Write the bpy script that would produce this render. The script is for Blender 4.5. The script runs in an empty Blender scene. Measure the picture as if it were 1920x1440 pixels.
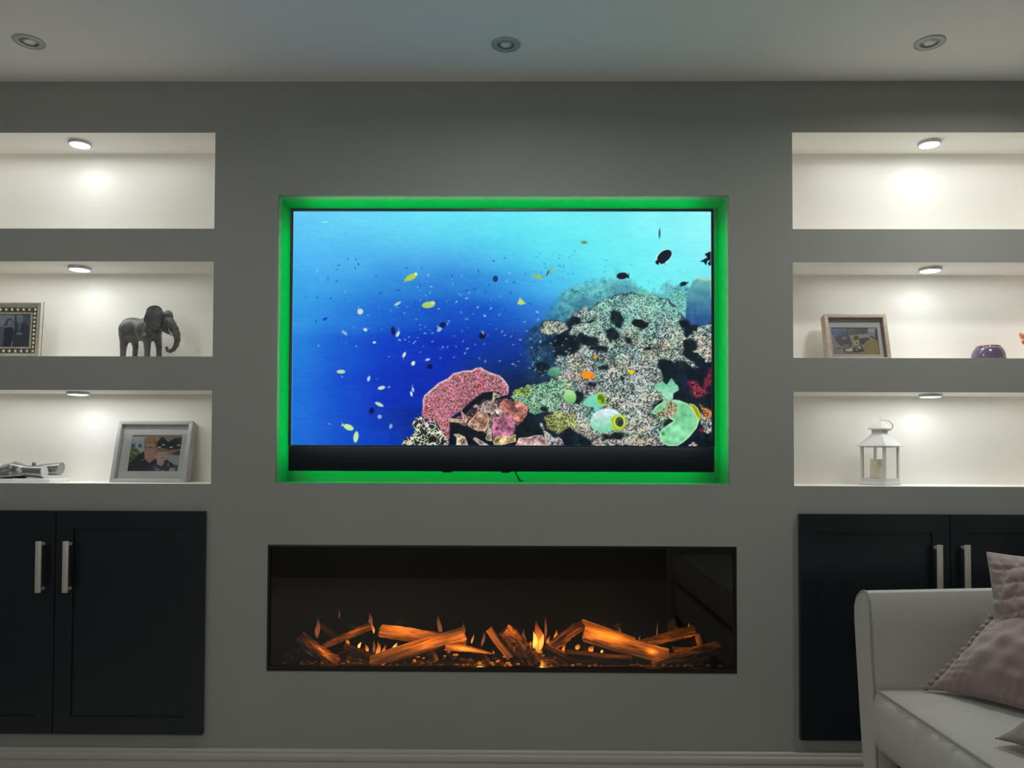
import bpy, bmesh, math, random
import numpy as np
from mathutils import Vector, Matrix

random.seed(7)
RNG = np.random.default_rng(11)
scene = bpy.context.scene
COL = scene.collection
R = math.radians

# ------------------------------------------------------------------ camera
D, CH, F = 2.63, 1.15, 1443.0          # distance to the media wall, eye height, focal length in pixels of a 1920 frame
S = D / F
PITCH, YAW, ROLL, SHIFT = 0.02483, -0.0089, 0.003316, 89.16
cp, sp, cy, sy, cr, sr = math.cos(PITCH), math.sin(PITCH), math.cos(YAW), math.sin(YAW), math.cos(ROLL), math.sin(ROLL)
fwd = Vector((sy * cp, cy * cp, sp))
rgt = Vector((cy, -sy, 0))
upv = rgt.cross(fwd)
r2 = rgt * cr + upv * sr
u2 = upv * cr - rgt * sr
CAM = Vector((0, -D, CH))
cam_d = bpy.data.cameras.new('camera')
cam = bpy.data.objects.new('camera', cam_d)
COL.objects.link(cam)
cam_d.sensor_fit = 'HORIZONTAL'
cam_d.sensor_width = 36
cam_d.lens = 36 * F / 1920
cam_d.shift_y = SHIFT / 1920
cam_d.clip_start = 0.02
cam.matrix_world = Matrix(((r2.x, u2.x, -fwd.x, CAM.x), (r2.y, u2.y, -fwd.y, CAM.y), (r2.z, u2.z, -fwd.z, CAM.z), (0, 0, 0, 1)))
scene.camera = cam


def ray(px, py):
    u = px - 960
    v = -(py - 720 - SHIFT)
    return r2 * (u / F) + u2 * (v / F) + fwd


def at(px, py, y):
    """the point seen at a pixel, on the plane y = const"""
    d = ray(px, py)
    return CAM + d * ((y - CAM.y) / d.y)


def atx(px, py, x):
    d = ray(px, py)
    return CAM + d * ((x - CAM.x) / d.x)


def atz(px, py, z):
    d = ray(px, py)
    return CAM + d * ((z - CAM.z) / d.z)


# ------------------------------------------------------------------ world, view, added fill lamps
w = bpy.data.worlds.new('world')
scene.world = w
w.use_nodes = True
w.node_tree.nodes['Background'].inputs[0].default_value = (0.5, 0.55, 0.6, 1)
w.node_tree.nodes['Background'].inputs[1].default_value = 0.02
scene.cycles.max_bounces = 14
scene.cycles.diffuse_bounces = 8
vs = scene.view_settings
vs.view_transform = 'Standard'
vs.look = 'None'
vs.exposure = 0.0
vs.gamma = 1.0
vs.use_curve_mapping = False

PUCK_W = 0.12          # each shelf light
NICHE_FILL_W = 0.68
LED_STR = 34.0         # green strip behind the television
ROOM_W = 20.0         # added fill lamps at ceiling height, out of view
TV_W = 21.0           # added lamp that boosts the light of the picture


def lamp(name, kind, loc, energy, color=(1, 1, 1), rot=(0, 0, 0), **kw):
    l = bpy.data.lights.new(name, kind)
    l.energy = energy
    l.color = color
    for k, v in kw.items():
        setattr(l, k, v)
    o = bpy.data.objects.new(name, l)
    o.location = loc
    o.rotation_euler = rot
    COL.objects.link(o)
    return o


for x_, y_, k_ in ((-1.55, -0.80, 0.09), (0.0, -0.75, 0.20), (1.50, -0.62, 0.32)):
    lamp('ceiling_fill', 'AREA', (x_, y_, 2.38), ROOM_W * k_, (1.0, 0.98, 0.93), shape='DISK', size=0.16, spread=R(170))  # added overhead fill without fixtures, brightens wall and sofa
lamp('rear_fill', 'POINT', (-1.5, -3.0, 1.75), 21.0, (1.0, 0.97, 0.92), shadow_soft_size=0.16)  # added unseen fill, lifts the ceiling and upper wall
lamp('television_boost', 'AREA', (-0.06, -0.005, 1.58), TV_W, (0.88, 0.97, 1.0), (R(90), 0, 0), shape='RECTANGLE', size=1.40, size_y=0.78)  # extra area lamp at the screen, on top of its own emission

# ------------------------------------------------------------------ materials
def new_mat(name):
    m = bpy.data.materials.new(name)
    m.use_nodes = True
    nt = m.node_tree
    return m, nt, nt.nodes['Principled BSDF']


def lin(c):
    c = np.asarray(c, float) / 255.0
    return np.where(c <= 0.04045, c / 12.92, ((c + 0.055) / 1.055) ** 2.4)


def col4(c):
    return (*[float(x) for x in c[:3]], 1.0)


def pmat(name, color, rough=0.5, metal=0.0, noise=0.0, nscale=40.0, bump=0.0, bscale=200.0, spec=0.5, sheen=0.0, stretch=None, color2=None, bdist=0.002, coat=0.0):
    m, nt, b = new_mat(name)
    b.inputs['Base Color'].default_value = col4(color)
    b.inputs['Roughness'].default_value = rough
    b.inputs['Metallic'].default_value = metal
    b.inputs['Specular IOR Level'].default_value = spec
    b.inputs['Sheen Weight'].default_value = sheen
    b.inputs['Coat Weight'].default_value = coat
    tc = nt.nodes.new('ShaderNodeTexCoord')
    src = tc.outputs['Object']
    if stretch:
        mp = nt.nodes.new('ShaderNodeMapping')
        mp.inputs['Scale'].default_value = stretch
        nt.links.new(src, mp.inputs['Vector'])
        src = mp.outputs['Vector']
    if noise > 0 or color2 is not None:
        n = nt.nodes.new('ShaderNodeTexNoise')
        n.inputs['Scale'].default_value = nscale
        n.inputs['Detail'].default_value = 5
        nt.links.new(src, n.inputs['Vector'])
        mx = nt.nodes.new('ShaderNodeMix')
        mx.data_type = 'RGBA'
        c2 = color2 if color2 is not None else tuple(x * (1 + noise) for x in color)
        c1 = color if color2 is not None else tuple(x * (1 - noise) for x in color)
        mx.inputs[6].default_value = col4(c1)
        mx.inputs[7].default_value = col4(c2)
        rp = nt.nodes.new('ShaderNodeMapRange')
        rp.inputs[1].default_value = 0.3
        rp.inputs[2].default_value = 0.7
        nt.links.new(n.outputs['Fac'], rp.inputs[0])
        nt.links.new(rp.outputs[0], mx.inputs[0])
        nt.links.new(mx.outputs[2], b.inputs['Base Color'])
    if bump > 0:
        n2 = nt.nodes.new('ShaderNodeTexNoise')
        n2.inputs['Scale'].default_value = bscale
        n2.inputs['Detail'].default_value = 4
        nt.links.new(src, n2.inputs['Vector'])
        bp = nt.nodes.new('ShaderNodeBump')
        bp.inputs['Strength'].default_value = bump
        bp.inputs['Distance'].default_value = bdist
        nt.links.new(n2.outputs['Fac'], bp.inputs['Height'])
        nt.links.new(bp.outputs['Normal'], b.inputs['Normal'])
    return m


def emat(name, color, strength):
    m = bpy.data.materials.new(name)
    m.use_nodes = True
    nt = m.node_tree
    nt.nodes.clear()
    e = nt.nodes.new('ShaderNodeEmission')
    e.inputs[0].default_value = col4(color)
    e.inputs[1].default_value = strength
    o = nt.nodes.new('ShaderNodeOutputMaterial')
    nt.links.new(e.outputs[0], o.inputs[0])
    return m


def glass_mat(name, tint=(1, 1, 1), ior=1.45):
    m = bpy.data.materials.new(name)
    m.use_nodes = True
    nt = m.node_tree
    nt.nodes.clear()
    t = nt.nodes.new('ShaderNodeBsdfTransparent')
    t.inputs[0].default_value = col4(tint)
    g = nt.nodes.new('ShaderNodeBsdfGlossy')
    g.inputs['Roughness'].default_value = 0.01
    f = nt.nodes.new('ShaderNodeFresnel')
    f.inputs[0].default_value = ior
    mx = nt.nodes.new('ShaderNodeMixShader')
    o = nt.nodes.new('ShaderNodeOutputMaterial')
    nt.links.new(f.outputs[0], mx.inputs[0])
    nt.links.new(t.outputs[0], mx.inputs[1])
    nt.links.new(g.outputs[0], mx.inputs[2])
    nt.links.new(mx.outputs[0], o.inputs[0])
    return m


def print_mat(name, emit=0.0, rough=0.4):
    """colour print or picture stored per vertex"""
    m, nt, b = new_mat(name)
    a = nt.nodes.new('ShaderNodeVertexColor')
    a.layer_name = 'Col'
    if emit > 0:
        b.inputs['Base Color'].default_value = (0.001, 0.001, 0.001, 1)
        b.inputs['Roughness'].default_value = 0.4
        b.inputs['Specular IOR Level'].default_value = 0.0
        nt.links.new(a.outputs['Color'], b.inputs['Emission Color'])
        b.inputs['Emission Strength'].default_value = emit
    else:
        nt.links.new(a.outputs['Color'], b.inputs['Base Color'])
        b.inputs['Roughness'].default_value = rough
    return m


def wood_mat(name, c1, c2, scale=18.0, rough=0.6, axis=(1, 12, 12), bump=0.3):
    m, nt, b = new_mat(name)
    tc = nt.nodes.new('ShaderNodeTexCoord')
    mp = nt.nodes.new('ShaderNodeMapping')
    mp.inputs['Scale'].default_value = axis
    n = nt.nodes.new('ShaderNodeTexNoise')
    n.inputs['Scale'].default_value = scale
    n.inputs['Detail'].default_value = 6
    n.inputs['Roughness'].default_value = 0.65
    cr_ = nt.nodes.new('ShaderNodeValToRGB')
    cr_.color_ramp.elements[0].position = 0.35
    cr_.color_ramp.elements[0].color = col4(c1)
    cr_.color_ramp.elements[1].position = 0.65
    cr_.color_ramp.elements[1].color = col4(c2)
    bp = nt.nodes.new('ShaderNodeBump')
    bp.inputs['Strength'].default_value = bump
    bp.inputs['Distance'].default_value = 0.004
    nt.links.new(tc.outputs['Object'], mp.inputs['Vector'])
    nt.links.new(mp.outputs['Vector'], n.inputs['Vector'])
    nt.links.new(n.outputs['Fac'], cr_.inputs['Fac'])
    nt.links.new(cr_.outputs['Color'], b.inputs['Base Color'])
    nt.links.new(n.outputs['Fac'], bp.inputs['Height'])
    nt.links.new(bp.outputs['Normal'], b.inputs['Normal'])
    b.inputs['Roughness'].default_value = rough
    return m


M = {}
M['wall'] = pmat('wall_paint', (0.318, 0.332, 0.316), 0.85, noise=0.03, nscale=3, bump=0.08, bscale=250)
M['niche'] = pmat('niche_paint', (0.87, 0.855, 0.80), 0.8, noise=0.01, nscale=4, bump=0.05, bscale=250)
M['ceiling'] = pmat('ceiling_paint', (0.85, 0.845, 0.815), 0.9, noise=0.015, nscale=2, bump=0.06, bscale=220)
M['skirt'] = pmat('skirting_gloss', (0.42, 0.40, 0.37), 0.4, bump=0.03, bscale=60)
M['carpet'] = pmat('carpet_pile', (0.56, 0.53, 0.48), 0.95, noise=0.2, nscale=300, bump=0.6, bscale=600)
M['recess'] = pmat('shaded_recess_paint', (0.13, 0.135, 0.13), 0.8, noise=0.01, bump=0.04)  # wall paint darkened, so its colour carries the shade at the recess lips
M['navy'] = pmat('navy_satin_door', (0.007, 0.0125, 0.019), 0.28, noise=0.05, nscale=6, bump=0.03, bscale=120, spec=0.5)
M['navy_in'] = pmat('cabinet_carcass', (0.01, 0.012, 0.016), 0.6, noise=0.05)
M['steel'] = pmat('brushed_steel', (0.60, 0.575, 0.54), 0.42, 0.35, noise=0.06, nscale=200, stretch=(1, 1, 0.05))
M['chrome'] = pmat('satin_chrome', (0.55, 0.55, 0.56), 0.25, 1.0, noise=0.03)
M['puck_rim'] = pmat('puck_rim', (0.50, 0.51, 0.53), 0.35, 0.8, noise=0.03)
M['puck_lens'] = emat('puck_lens', (0.95, 0.98, 1.0), 6.0)
M['dl_rim'] = pmat('downlight_rim', (0.46, 0.465, 0.46), 0.4, 0.2, noise=0.04)
M['dl_ring'] = pmat('downlight_inner_ring', (0.30, 0.30, 0.30), 0.3, 0.6, noise=0.04)
M['bulb'] = pmat('frosted_lens', (0.75, 0.75, 0.72), 0.15, noise=0.02)
M['bezel'] = pmat('tv_bezel', (0.004, 0.006, 0.009), 0.35, noise=0.05)
M['speaker'] = pmat('speaker_cloth', (0.006, 0.011, 0.016), 0.7, noise=0.2, nscale=400, bump=0.2, bscale=900, spec=0.2)
M['black'] = pmat('firebox_black', (0.0016, 0.0020, 0.0024), 0.7, noise=0.1, nscale=30, spec=0.03)
M['black_trim'] = pmat('firebox_trim', (0.004, 0.004, 0.005), 0.4, noise=0.05)
M['fireglass'] = glass_mat('fire_glass', (0.96, 0.97, 0.97))
M['glass'] = glass_mat('thin_glass', (0.98, 0.985, 0.985))
M['led'] = emat('green_led', (0.0, 1.0, 0.13), LED_STR)
M['sofa'] = pmat('sofa_linen', (0.45, 0.445, 0.41), 0.9, noise=0.10, nscale=350, bump=0.35, bscale=900, sheen=0.15, bdist=0.0015)
M['sofa_pipe'] = pmat('sofa_piping', (0.30, 0.29, 0.265), 0.9, noise=0.1, nscale=350, bump=0.3, bscale=900)
M['sofa_dark'] = pmat('sofa_underside', (0.08, 0.075, 0.07), 0.95, noise=0.1)
M['leg_wood'] = wood_mat('sofa_leg_wood', (0.05, 0.025, 0.012), (0.11, 0.06, 0.03))
M['mauve'] = pmat('mauve_velvet', (0.27, 0.20, 0.195), 0.75, noise=0.16, nscale=14, bump=0.25, bscale=90, sheen=0.5, bdist=0.004)
M['mauve2'] = pmat('mauve_linen', (0.31, 0.245, 0.235), 0.85, noise=0.14, nscale=25, bump=0.4, bscale=160, sheen=0.3, bdist=0.003)
M['taupe'] = pmat('taupe_velvet', (0.20, 0.155, 0.14), 0.6, noise=0.25, nscale=10, bump=0.2, bscale=60, sheen=0.6, bdist=0.004)
M['elephant'] = pmat('elephant_resin', (0.12, 0.125, 0.125), 0.38, 0.15, noise=0.3, nscale=60, bump=0.7, bscale=260, bdist=0.002)
M['tusk'] = pmat('tusk_ivory', (0.22, 0.22, 0.2), 0.4, noise=0.05)
M['pewter'] = pmat('pewter', (0.34, 0.34, 0.335), 0.30, 0.85, noise=0.10, nscale=50, bump=0.15, bscale=200)
M['pewter_cut'] = pmat('pewter_cut_face', (0.60, 0.61, 0.60), 0.5, 0.3, noise=0.04)
M['marble'] = pmat('white_marble', (0.86, 0.86, 0.85), 0.25, noise=0.0, nscale=25, color2=(0.6, 0.6, 0.6))
M['marble'].node_tree.nodes['Map Range'].inputs[1].default_value = 0.52
M['marble'].node_tree.nodes['Map Range'].inputs[2].default_value = 0.85
M['greyframe'] = pmat('grey_frame', (0.40, 0.405, 0.41), 0.42, 0.1, noise=0.06, nscale=30, stretch=(1, 1, 1))
M['mount'] = pmat('white_mount', (0.92, 0.92, 0.92), 0.9, noise=0.01)
M['mount_grey'] = pmat('grey_backing_mount', (0.74, 0.74, 0.71), 0.9, noise=0.02)
M['easel'] = pmat('easel_card', (0.12, 0.10, 0.07), 0.8, noise=0.08)
M['oak'] = wood_mat('limed_oak', (0.36, 0.28, 0.21), (0.52, 0.43, 0.34), scale=14, axis=(2, 20, 20), bump=0.15)
M['silver'] = pmat('champagne_silver', (0.66, 0.63, 0.52), 0.36, 0.45, noise=0.10, nscale=40, bump=0.08)
M['silver_dark'] = pmat('tarnished_silver', (0.16, 0.15, 0.12), 0.5, 0.6, noise=0.12, nscale=60)
M['pearl'] = pmat('silver_bead', (0.80, 0.78, 0.70), 0.22, 0.8, noise=0.03)
M['lantern'] = pmat('lantern_white', (0.60, 0.60, 0.59), 0.5, noise=0.02, bump=0.05)
M['candle'] = pmat('ivory_wax', (0.74, 0.70, 0.52), 0.5, noise=0.05, nscale=25, bump=0.15, bscale=120)
M['wick'] = pmat('wick_black', (0.03, 0.025, 0.02), 0.9, noise=0.1)
M['glaze'] = pmat('purple_glaze', (0.105, 0.088, 0.15), 0.16, noise=0.0, nscale=28, color2=(0.20, 0.055, 0.08), coat=0.3)
M['glaze'].node_tree.nodes['Map Range'].inputs[1].default_value = 0.5
M['glaze'].node_tree.nodes['Map Range'].inputs[2].default_value = 0.8
M['glaze_rim'] = pmat('crimson_glaze', (0.22, 0.03, 0.05), 0.12, noise=0.15, nscale=40, coat=0.5)
M['redglass'] = pmat('red_orange_glass', (0.62, 0.09, 0.045), 0.08, noise=0.0, nscale=45, color2=(0.85, 0.30, 0.16), coat=0.8)
M['print'] = print_mat('photo_print', 0.0, 0.35)
M['screen'] = print_mat('tv_picture', 1.0)
M['ember'] = None


def log_mat(name, dark, mid, light, pos, bump):
    m, nt, b = new_mat(name)
    a = nt.nodes.new('ShaderNodeAttribute')
    a.attribute_name = 'grain'
    n = nt.nodes.new('ShaderNodeTexNoise')
    n.inputs['Scale'].default_value = 1.0
    n.inputs['Detail'].default_value = 8
    n.inputs['Roughness'].default_value = 0.72
    n.inputs['Distortion'].default_value = 0.6
    r_ = nt.nodes.new('ShaderNodeValToRGB')
    e = r_.color_ramp.elements
    e.new(0.5)
    for k, (q, c) in enumerate(zip(pos, (dark, mid, light))):
        e[k].position = q
        e[k].color = col4(c)
    bp = nt.nodes.new('ShaderNodeBump')
    bp.inputs['Strength'].default_value = bump
    bp.inputs['Distance'].default_value = 0.008
    nt.links.new(a.outputs['Vector'], n.inputs['Vector'])
    nt.links.new(n.outputs['Fac'], r_.inputs['Fac'])
    nt.links.new(r_.outputs['Color'], b.inputs['Base Color'])
    nt.links.new(n.outputs['Fac'], bp.inputs['Height'])
    nt.links.new(bp.outputs['Normal'], b.inputs['Normal'])
    b.inputs['Roughness'].default_value = 0.8
    b.inputs['Specular IOR Level'].default_value = 0.2
    return m


M['log'] = log_mat('split_log', (0.05, 0.028, 0.015), (0.36, 0.21, 0.10), (0.80, 0.52, 0.27), (0.34, 0.5, 0.66), 0.7)
M['bark'] = log_mat('bark_log', (0.008, 0.005, 0.004), (0.12, 0.065, 0.035), (0.48, 0.29, 0.15), (0.40, 0.52, 0.68), 1.0)
M['char'] = log_mat('charred_log', (0.006, 0.004, 0.003), (0.045, 0.026, 0.016), (0.15, 0.085, 0.05), (0.36, 0.52, 0.7), 0.9)


def ramp_mat(name, stops, strength, alpha):
    """flame: colour and opacity run along its own height"""
    m = bpy.data.materials.new(name)
    m.use_nodes = True
    nt = m.node_tree
    nt.nodes.clear()
    tc = nt.nodes.new('ShaderNodeTexCoord')
    sx = nt.nodes.new('ShaderNodeSeparateXYZ')
    c = nt.nodes.new('ShaderNodeValToRGB')
    while len(c.color_ramp.elements) < len(stops):
        c.color_ramp.elements.new(0.5)
    for e, (p, k) in zip(c.color_ramp.elements, stops):
        e.position = p
        e.color = (*k, 1)
    al = nt.nodes.new('ShaderNodeValToRGB')
    while len(al.color_ramp.elements) < len(alpha):
        al.color_ramp.elements.new(0.5)
    for e, (p, k) in zip(al.color_ramp.elements, alpha):
        e.position = p
        e.color = (k, k, k, 1)
    em = nt.nodes.new('ShaderNodeEmission')
    em.inputs[1].default_value = strength
    tr = nt.nodes.new('ShaderNodeBsdfTransparent')
    mx = nt.nodes.new('ShaderNodeMixShader')
    o = nt.nodes.new('ShaderNodeOutputMaterial')
    nt.links.new(tc.outputs['Generated'], sx.inputs[0])
    nt.links.new(sx.outputs['Z'], c.inputs['Fac'])
    nt.links.new(sx.outputs['Z'], al.inputs['Fac'])
    nt.links.new(c.outputs['Color'], em.inputs[0])
    nt.links.new(al.outputs['Color'], mx.inputs[0])
    nt.links.new(tr.outputs[0], mx.inputs[1])
    nt.links.new(em.outputs[0], mx.inputs[2])
    nt.links.new(mx.outputs[0], o.inputs[0])
    return m


M['flame'] = ramp_mat('flame', [(0, (1.0, 0.42, 0.05)), (0.35, (1.0, 0.30, 0.03)), (0.7, (0.8, 0.13, 0.02)), (1, (0.4, 0.05, 0.01))], 1.5,
                      [(0, 0.05), (0.15, 0.55), (0.5, 0.4), (1, 0.0)])
M['flame_hot'] = ramp_mat('flame_hot', [(0, (1.0, 0.35, 0.04)), (0.4, (1.0, 0.55, 0.10)), (0.8, (1.0, 0.42, 0.05)), (1, (0.8, 0.2, 0.02))], 2.0,
                          [(0, 0.2), (0.2, 0.8), (0.75, 0.7), (1, 0.0)])
M['flame_dim'] = ramp_mat('flame_dim', [(0, (0.55, 0.16, 0.05)), (0.5, (0.45, 0.12, 0.05)), (1, (0.25, 0.06, 0.03))], 0.9,
                          [(0, 0.1), (0.25, 0.45), (0.6, 0.3), (1, 0.0)])
M['chip'] = pmat('wood_chip', (0.10, 0.055, 0.03), 0.8, noise=0.5, nscale=60)
M['chip_glow'] = emat('glowing_chip', (1.0, 0.24, 0.03), 0.7)


# ------------------------------------------------------------------ object helpers
def tag(o, label=None, cat=None, group=None, kind=None):
    if label:
        o['label'] = label
    if cat:
        o['category'] = cat
    if group:
        o['group'] = group
    if kind:
        o['kind'] = kind
    return o


def thing(name, loc, label, cat, group=None):
    o = bpy.data.objects.new(name, None)
    o.empty_display_size = 0.05
    o.location = loc
    COL.objects.link(o)
    return tag(o, label, cat, group)


def link(name, me, parent=None, mats=()):
    o = bpy.data.objects.new(name, me)
    for m in mats:
        me.materials.append(m)
    COL.objects.link(o)
    if parent is not None:
        o.parent = parent
        if parent.parent is None:
            o.matrix_parent_inverse = Matrix.Translation(-Vector(parent.location))
    return o


def mk(name, verts, faces, mat, parent=None, smooth=False, origin=None):
    """one mesh object from world-space vertices; origin only for a top-level mesh"""
    me = bpy.data.meshes.new(name)
    vv = [tuple(Vector(v) - Vector(origin)) for v in verts] if origin is not None else [tuple(v) for v in verts]
    me.from_pydata(vv, [], [tuple(int(i) for i in f) for f in faces])
    me.update()
    if smooth:
        me.shade_smooth()
    o = link(name, me, parent, [mat])
    if origin is not None:
        o.location = origin
    return o


def bm_obj(name, bm, mat, parent=None, smooth=False, origin=None, recalc=True):
    if recalc:
        bmesh.ops.recalc_face_normals(bm, faces=bm.faces[:])
    if origin is not None:
        bmesh.ops.translate(bm, verts=bm.verts[:], vec=-Vector(origin))
    me = bpy.data.meshes.new(name)
    bm.to_mesh(me)
    bm.free()
    if smooth:
        me.shade_smooth()
    o = link(name, me, parent, [mat])
    if origin is not None:
        o.location = origin
    return o


def auto_smooth(o, ang=40):
    me = o.data
    me.shade_smooth()
    bm = bmesh.new()
    bm.from_mesh(me)
    for e in bm.edges:
        if len(e.link_faces) == 2 and e.calc_face_angle(0) > R(ang):
            e.smooth = False
    bm.to_mesh(me)
    bm.free()
    return o


def add_box(bm, lo, hi, bevel=0.0, seg=2, mat4=None):
    lo, hi = Vector(lo), Vector(hi)
    r = bmesh.ops.create_cube(bm, size=1.0)
    vs_ = r['verts']
    c, s = (lo + hi) / 2, hi - lo
    for v in vs_:
        v.co = Vector((v.co.x * s.x + c.x, v.co.y * s.y + c.y, v.co.z * s.z + c.z))
    if bevel > 0:
        ed = list({e for v in vs_ for e in v.link_edges})
        out = bmesh.ops.bevel(bm, geom=ed, offset=bevel, segments=seg, profile=0.5, affect='EDGES')
        vs_ = list({v for f in out['faces'] for v in f.verts} | {v for v in vs_ if v.is_valid})
    if mat4 is not None:
        for v in vs_:
            v.co = mat4 @ v.co
    return vs_


def box(name, lo, hi, mat, parent=None, bevel=0.0, seg=2, mat4=None, origin=None, smooth=None):
    bm = bmesh.new()
    add_box(bm, lo, hi, bevel, seg, mat4)
    o = bm_obj(name, bm, mat, parent, origin=origin)
    if bevel > 0:
        auto_smooth(o, 50)
    return o


def lathe_data(profile, c=(0, 0, 0), n=32, cap=True):
    vs_, fs = [], []
    for (r_, z) in profile:
        for k in range(n):
            a = 2 * math.pi * k / n
            vs_.append((c[0] + r_ * math.cos(a), c[1] + r_ * math.sin(a), c[2] + z))
    for i in range(len(profile) - 1):
        for k in range(n):
            k2 = (k + 1) % n
            fs.append((i * n + k, i * n + k2, (i + 1) * n + k2, (i + 1) * n + k))
    if cap:
        fs.append(tuple(range(n))[::-1])
        fs.append(tuple(range((len(profile) - 1) * n, len(profile) * n)))
    return vs_, fs


def lathe(name, profile, c, mat, parent=None, n=32, cap=True, origin=None, ang=40):
    v, f = lathe_data(profile, c, n, cap)
    o = mk(name, v, f, mat, parent, origin=origin)
    return auto_smooth(o, ang)


def tube_data(pts, rad, n=8, closed=False):
    pts = [Vector(p) for p in pts]
    m = len(pts)
    rad = [rad] * m if not hasattr(rad, '__len__') else list(rad)
    vs_, fs = [], []
    prev = None
    for i, p in enumerate(pts):
        a = pts[(i - 1) % m] if (closed or i > 0) else pts[0]
        b = pts[(i + 1) % m] if (closed or i < m - 1) else pts[-1]
        t = (b - a).normalized()
        if prev is None:
            h = Vector((0, 0, 1)) if abs(t.z) < 0.9 else Vector((1, 0, 0))
            u = t.cross(h).normalized()
        else:
            u = (prev - t * prev.dot(t)).normalized()
        prev = u
        v = t.cross(u)
        for k in range(n):
            an = 2 * math.pi * k / n
            vs_.append(p + (u * math.cos(an) + v * math.sin(an)) * rad[i])
    for i in range(m if closed else m - 1):
        j = (i + 1) % m
        for k in range(n):
            k2 = (k + 1) % n
            fs.append((i * n + k, i * n + k2, j * n + k2, j * n + k))
    if not closed:
        fs.append(tuple(range(n))[::-1])
        fs.append(tuple(range((m - 1) * n, m * n)))
    return vs_, fs


def tube(name, pts, rad, mat, parent=None, n=8, closed=False, origin=None):
    v, f = tube_data(pts, rad, n, closed)
    o = mk(name, v, f, mat, parent, origin=origin)
    return auto_smooth(o, 50)


def sphere_data(c, r, seg=10, rings=7, scale=(1, 1, 1)):
    vs_, fs = [], []
    for i in range(1, rings):
        t = math.pi * i / rings
        for k in range(seg):
            a = 2 * math.pi * k / seg
            vs_.append((c[0] + r * scale[0] * math.sin(t) * math.cos(a), c[1] + r * scale[1] * math.sin(t) * math.sin(a), c[2] + r * scale[2] * math.cos(t)))
    top, bot = len(vs_), len(vs_) + 1
    vs_ += [(c[0], c[1], c[2] + r * scale[2]), (c[0], c[1], c[2] - r * scale[2])]
    for i in range(rings - 2):
        for k in range(seg):
            k2 = (k + 1) % seg
            fs.append((i * seg + k, (i + 1) * seg + k, (i + 1) * seg + k2, i * seg + k2))
    for k in range(seg):
        k2 = (k + 1) % seg
        fs.append((top, k, k2))
        fs.append((bot, (rings - 2) * seg + k2, (rings - 2) * seg + k))
    return vs_, fs


def picture(name, corners, rgb, mat, parent=None):
    """flat print: one vertex per colour sample; corners TL, TR, BR, BL; rgb (h, w, 3) in sRGB 0..255"""
    h, w_ = rgb.shape[:2]
    tl, tr, br, bl = [np.array(c, float) for c in corners]
    u = np.linspace(0, 1, w_)[None, :, None]
    v = np.linspace(0, 1, h)[:, None, None]
    P = ((tl * (1 - u) + tr * u) * (1 - v) + (bl * (1 - u) + br * u) * v).reshape(-1, 3)
    idx = np.arange(h * w_).reshape(h, w_)
    q = np.stack([idx[1:, :-1], idx[1:, 1:], idx[:-1, 1:], idx[:-1, :-1]], -1).reshape(-1, 4)
    me = bpy.data.meshes.new(name)
    me.vertices.add(len(P))
    me.vertices.foreach_set('co', P.astype(np.float32).ravel())
    me.loops.add(q.size)
    me.polygons.add(len(q))
    me.loops.foreach_set('vertex_index', q.astype(np.int32).ravel())
    me.polygons.foreach_set('loop_start', np.arange(0, q.size, 4, dtype=np.int32))
    me.update(calc_edges=True)
    ca = me.color_attributes.new('Col', 'FLOAT_COLOR', 'POINT')
    c = np.ones((h * w_, 4), np.float32)
    c[:, :3] = lin(np.clip(rgb, 0, 255)).reshape(-1, 3)
    ca.data.foreach_set('color', c.ravel())
    return link(name, me, parent, [mat])


def sdf_mesh(f, lo, hi, step):
    """surface nets over a signed distance function"""
    lo, hi = np.array(lo, float), np.array(hi, float)
    n = np.ceil((hi - lo) / step).astype(int) + 1
    ax = [lo[i] + step * np.arange(n[i]) for i in range(3)]
    G = np.stack(np.meshgrid(*ax, indexing='ij'), -1)
    V = f(G.reshape(-1, 3)).reshape(n)
    ins = V < 0
    cs = np.zeros(n - 1, int)
    for dx in (0, 1):
        for dy in (0, 1):
            for dz in (0, 1):
                cs += ins[dx:n[0] - 1 + dx, dy:n[1] - 1 + dy, dz:n[2] - 1 + dz]
    act = (cs > 0) & (cs < 8)
    ids = -np.ones(n - 1, int)
    cells = np.argwhere(act)
    ids[act] = np.arange(len(cells))
    acc = np.zeros((len(cells), 3))
    cnt = np.zeros(len(cells))
    corners = [(a, b, c) for a in (0, 1) for b in (0, 1) for c in (0, 1)]
    for a in corners:
        for b in corners:
            if sum(b) - sum(a) == 1 and all(y >= x for x, y in zip(a, b)):
                ia, ib = cells + a, cells + b
                va, vb = V[tuple(ia.T)], V[tuple(ib.T)]
                m = (va < 0) != (vb < 0)
                t = np.where(m, va / np.where(m, va - vb, 1), 0)
                p = ia + (np.array(b) - np.array(a)) * t[:, None]
                acc[m] += p[m]
                cnt[m] += 1
    P = lo + step * acc / cnt[:, None]
    faces = []
    for axis in range(3):
        o1, o2 = [(1, 2), (2, 0), (0, 1)][axis]
        sl = [slice(None)] * 3
        sl2 = [slice(None)] * 3
        sl[axis] = slice(0, n[axis] - 1)
        sl2[axis] = slice(1, n[axis])
        ch = ins[tuple(sl)] != ins[tuple(sl2)]
        e = np.argwhere(ch)
        e = e[(e[:, o1] > 0) & (e[:, o2] > 0) & (e[:, o1] < n[o1] - 1) & (e[:, o2] < n[o2] - 1)]
        first = ins[tuple(e.T)]
        d1 = np.zeros(3, int)
        d1[o1] = 1
        d2 = np.zeros(3, int)
        d2[o2] = 1
        q = np.stack([ids[tuple((e - d1 - d2).T)], ids[tuple((e - d2).T)], ids[tuple(e.T)], ids[tuple((e - d1).T)]], -1)
        q[~first] = q[~first][:, ::-1]
        faces.append(q)
    return P, np.concatenate(faces)


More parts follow.
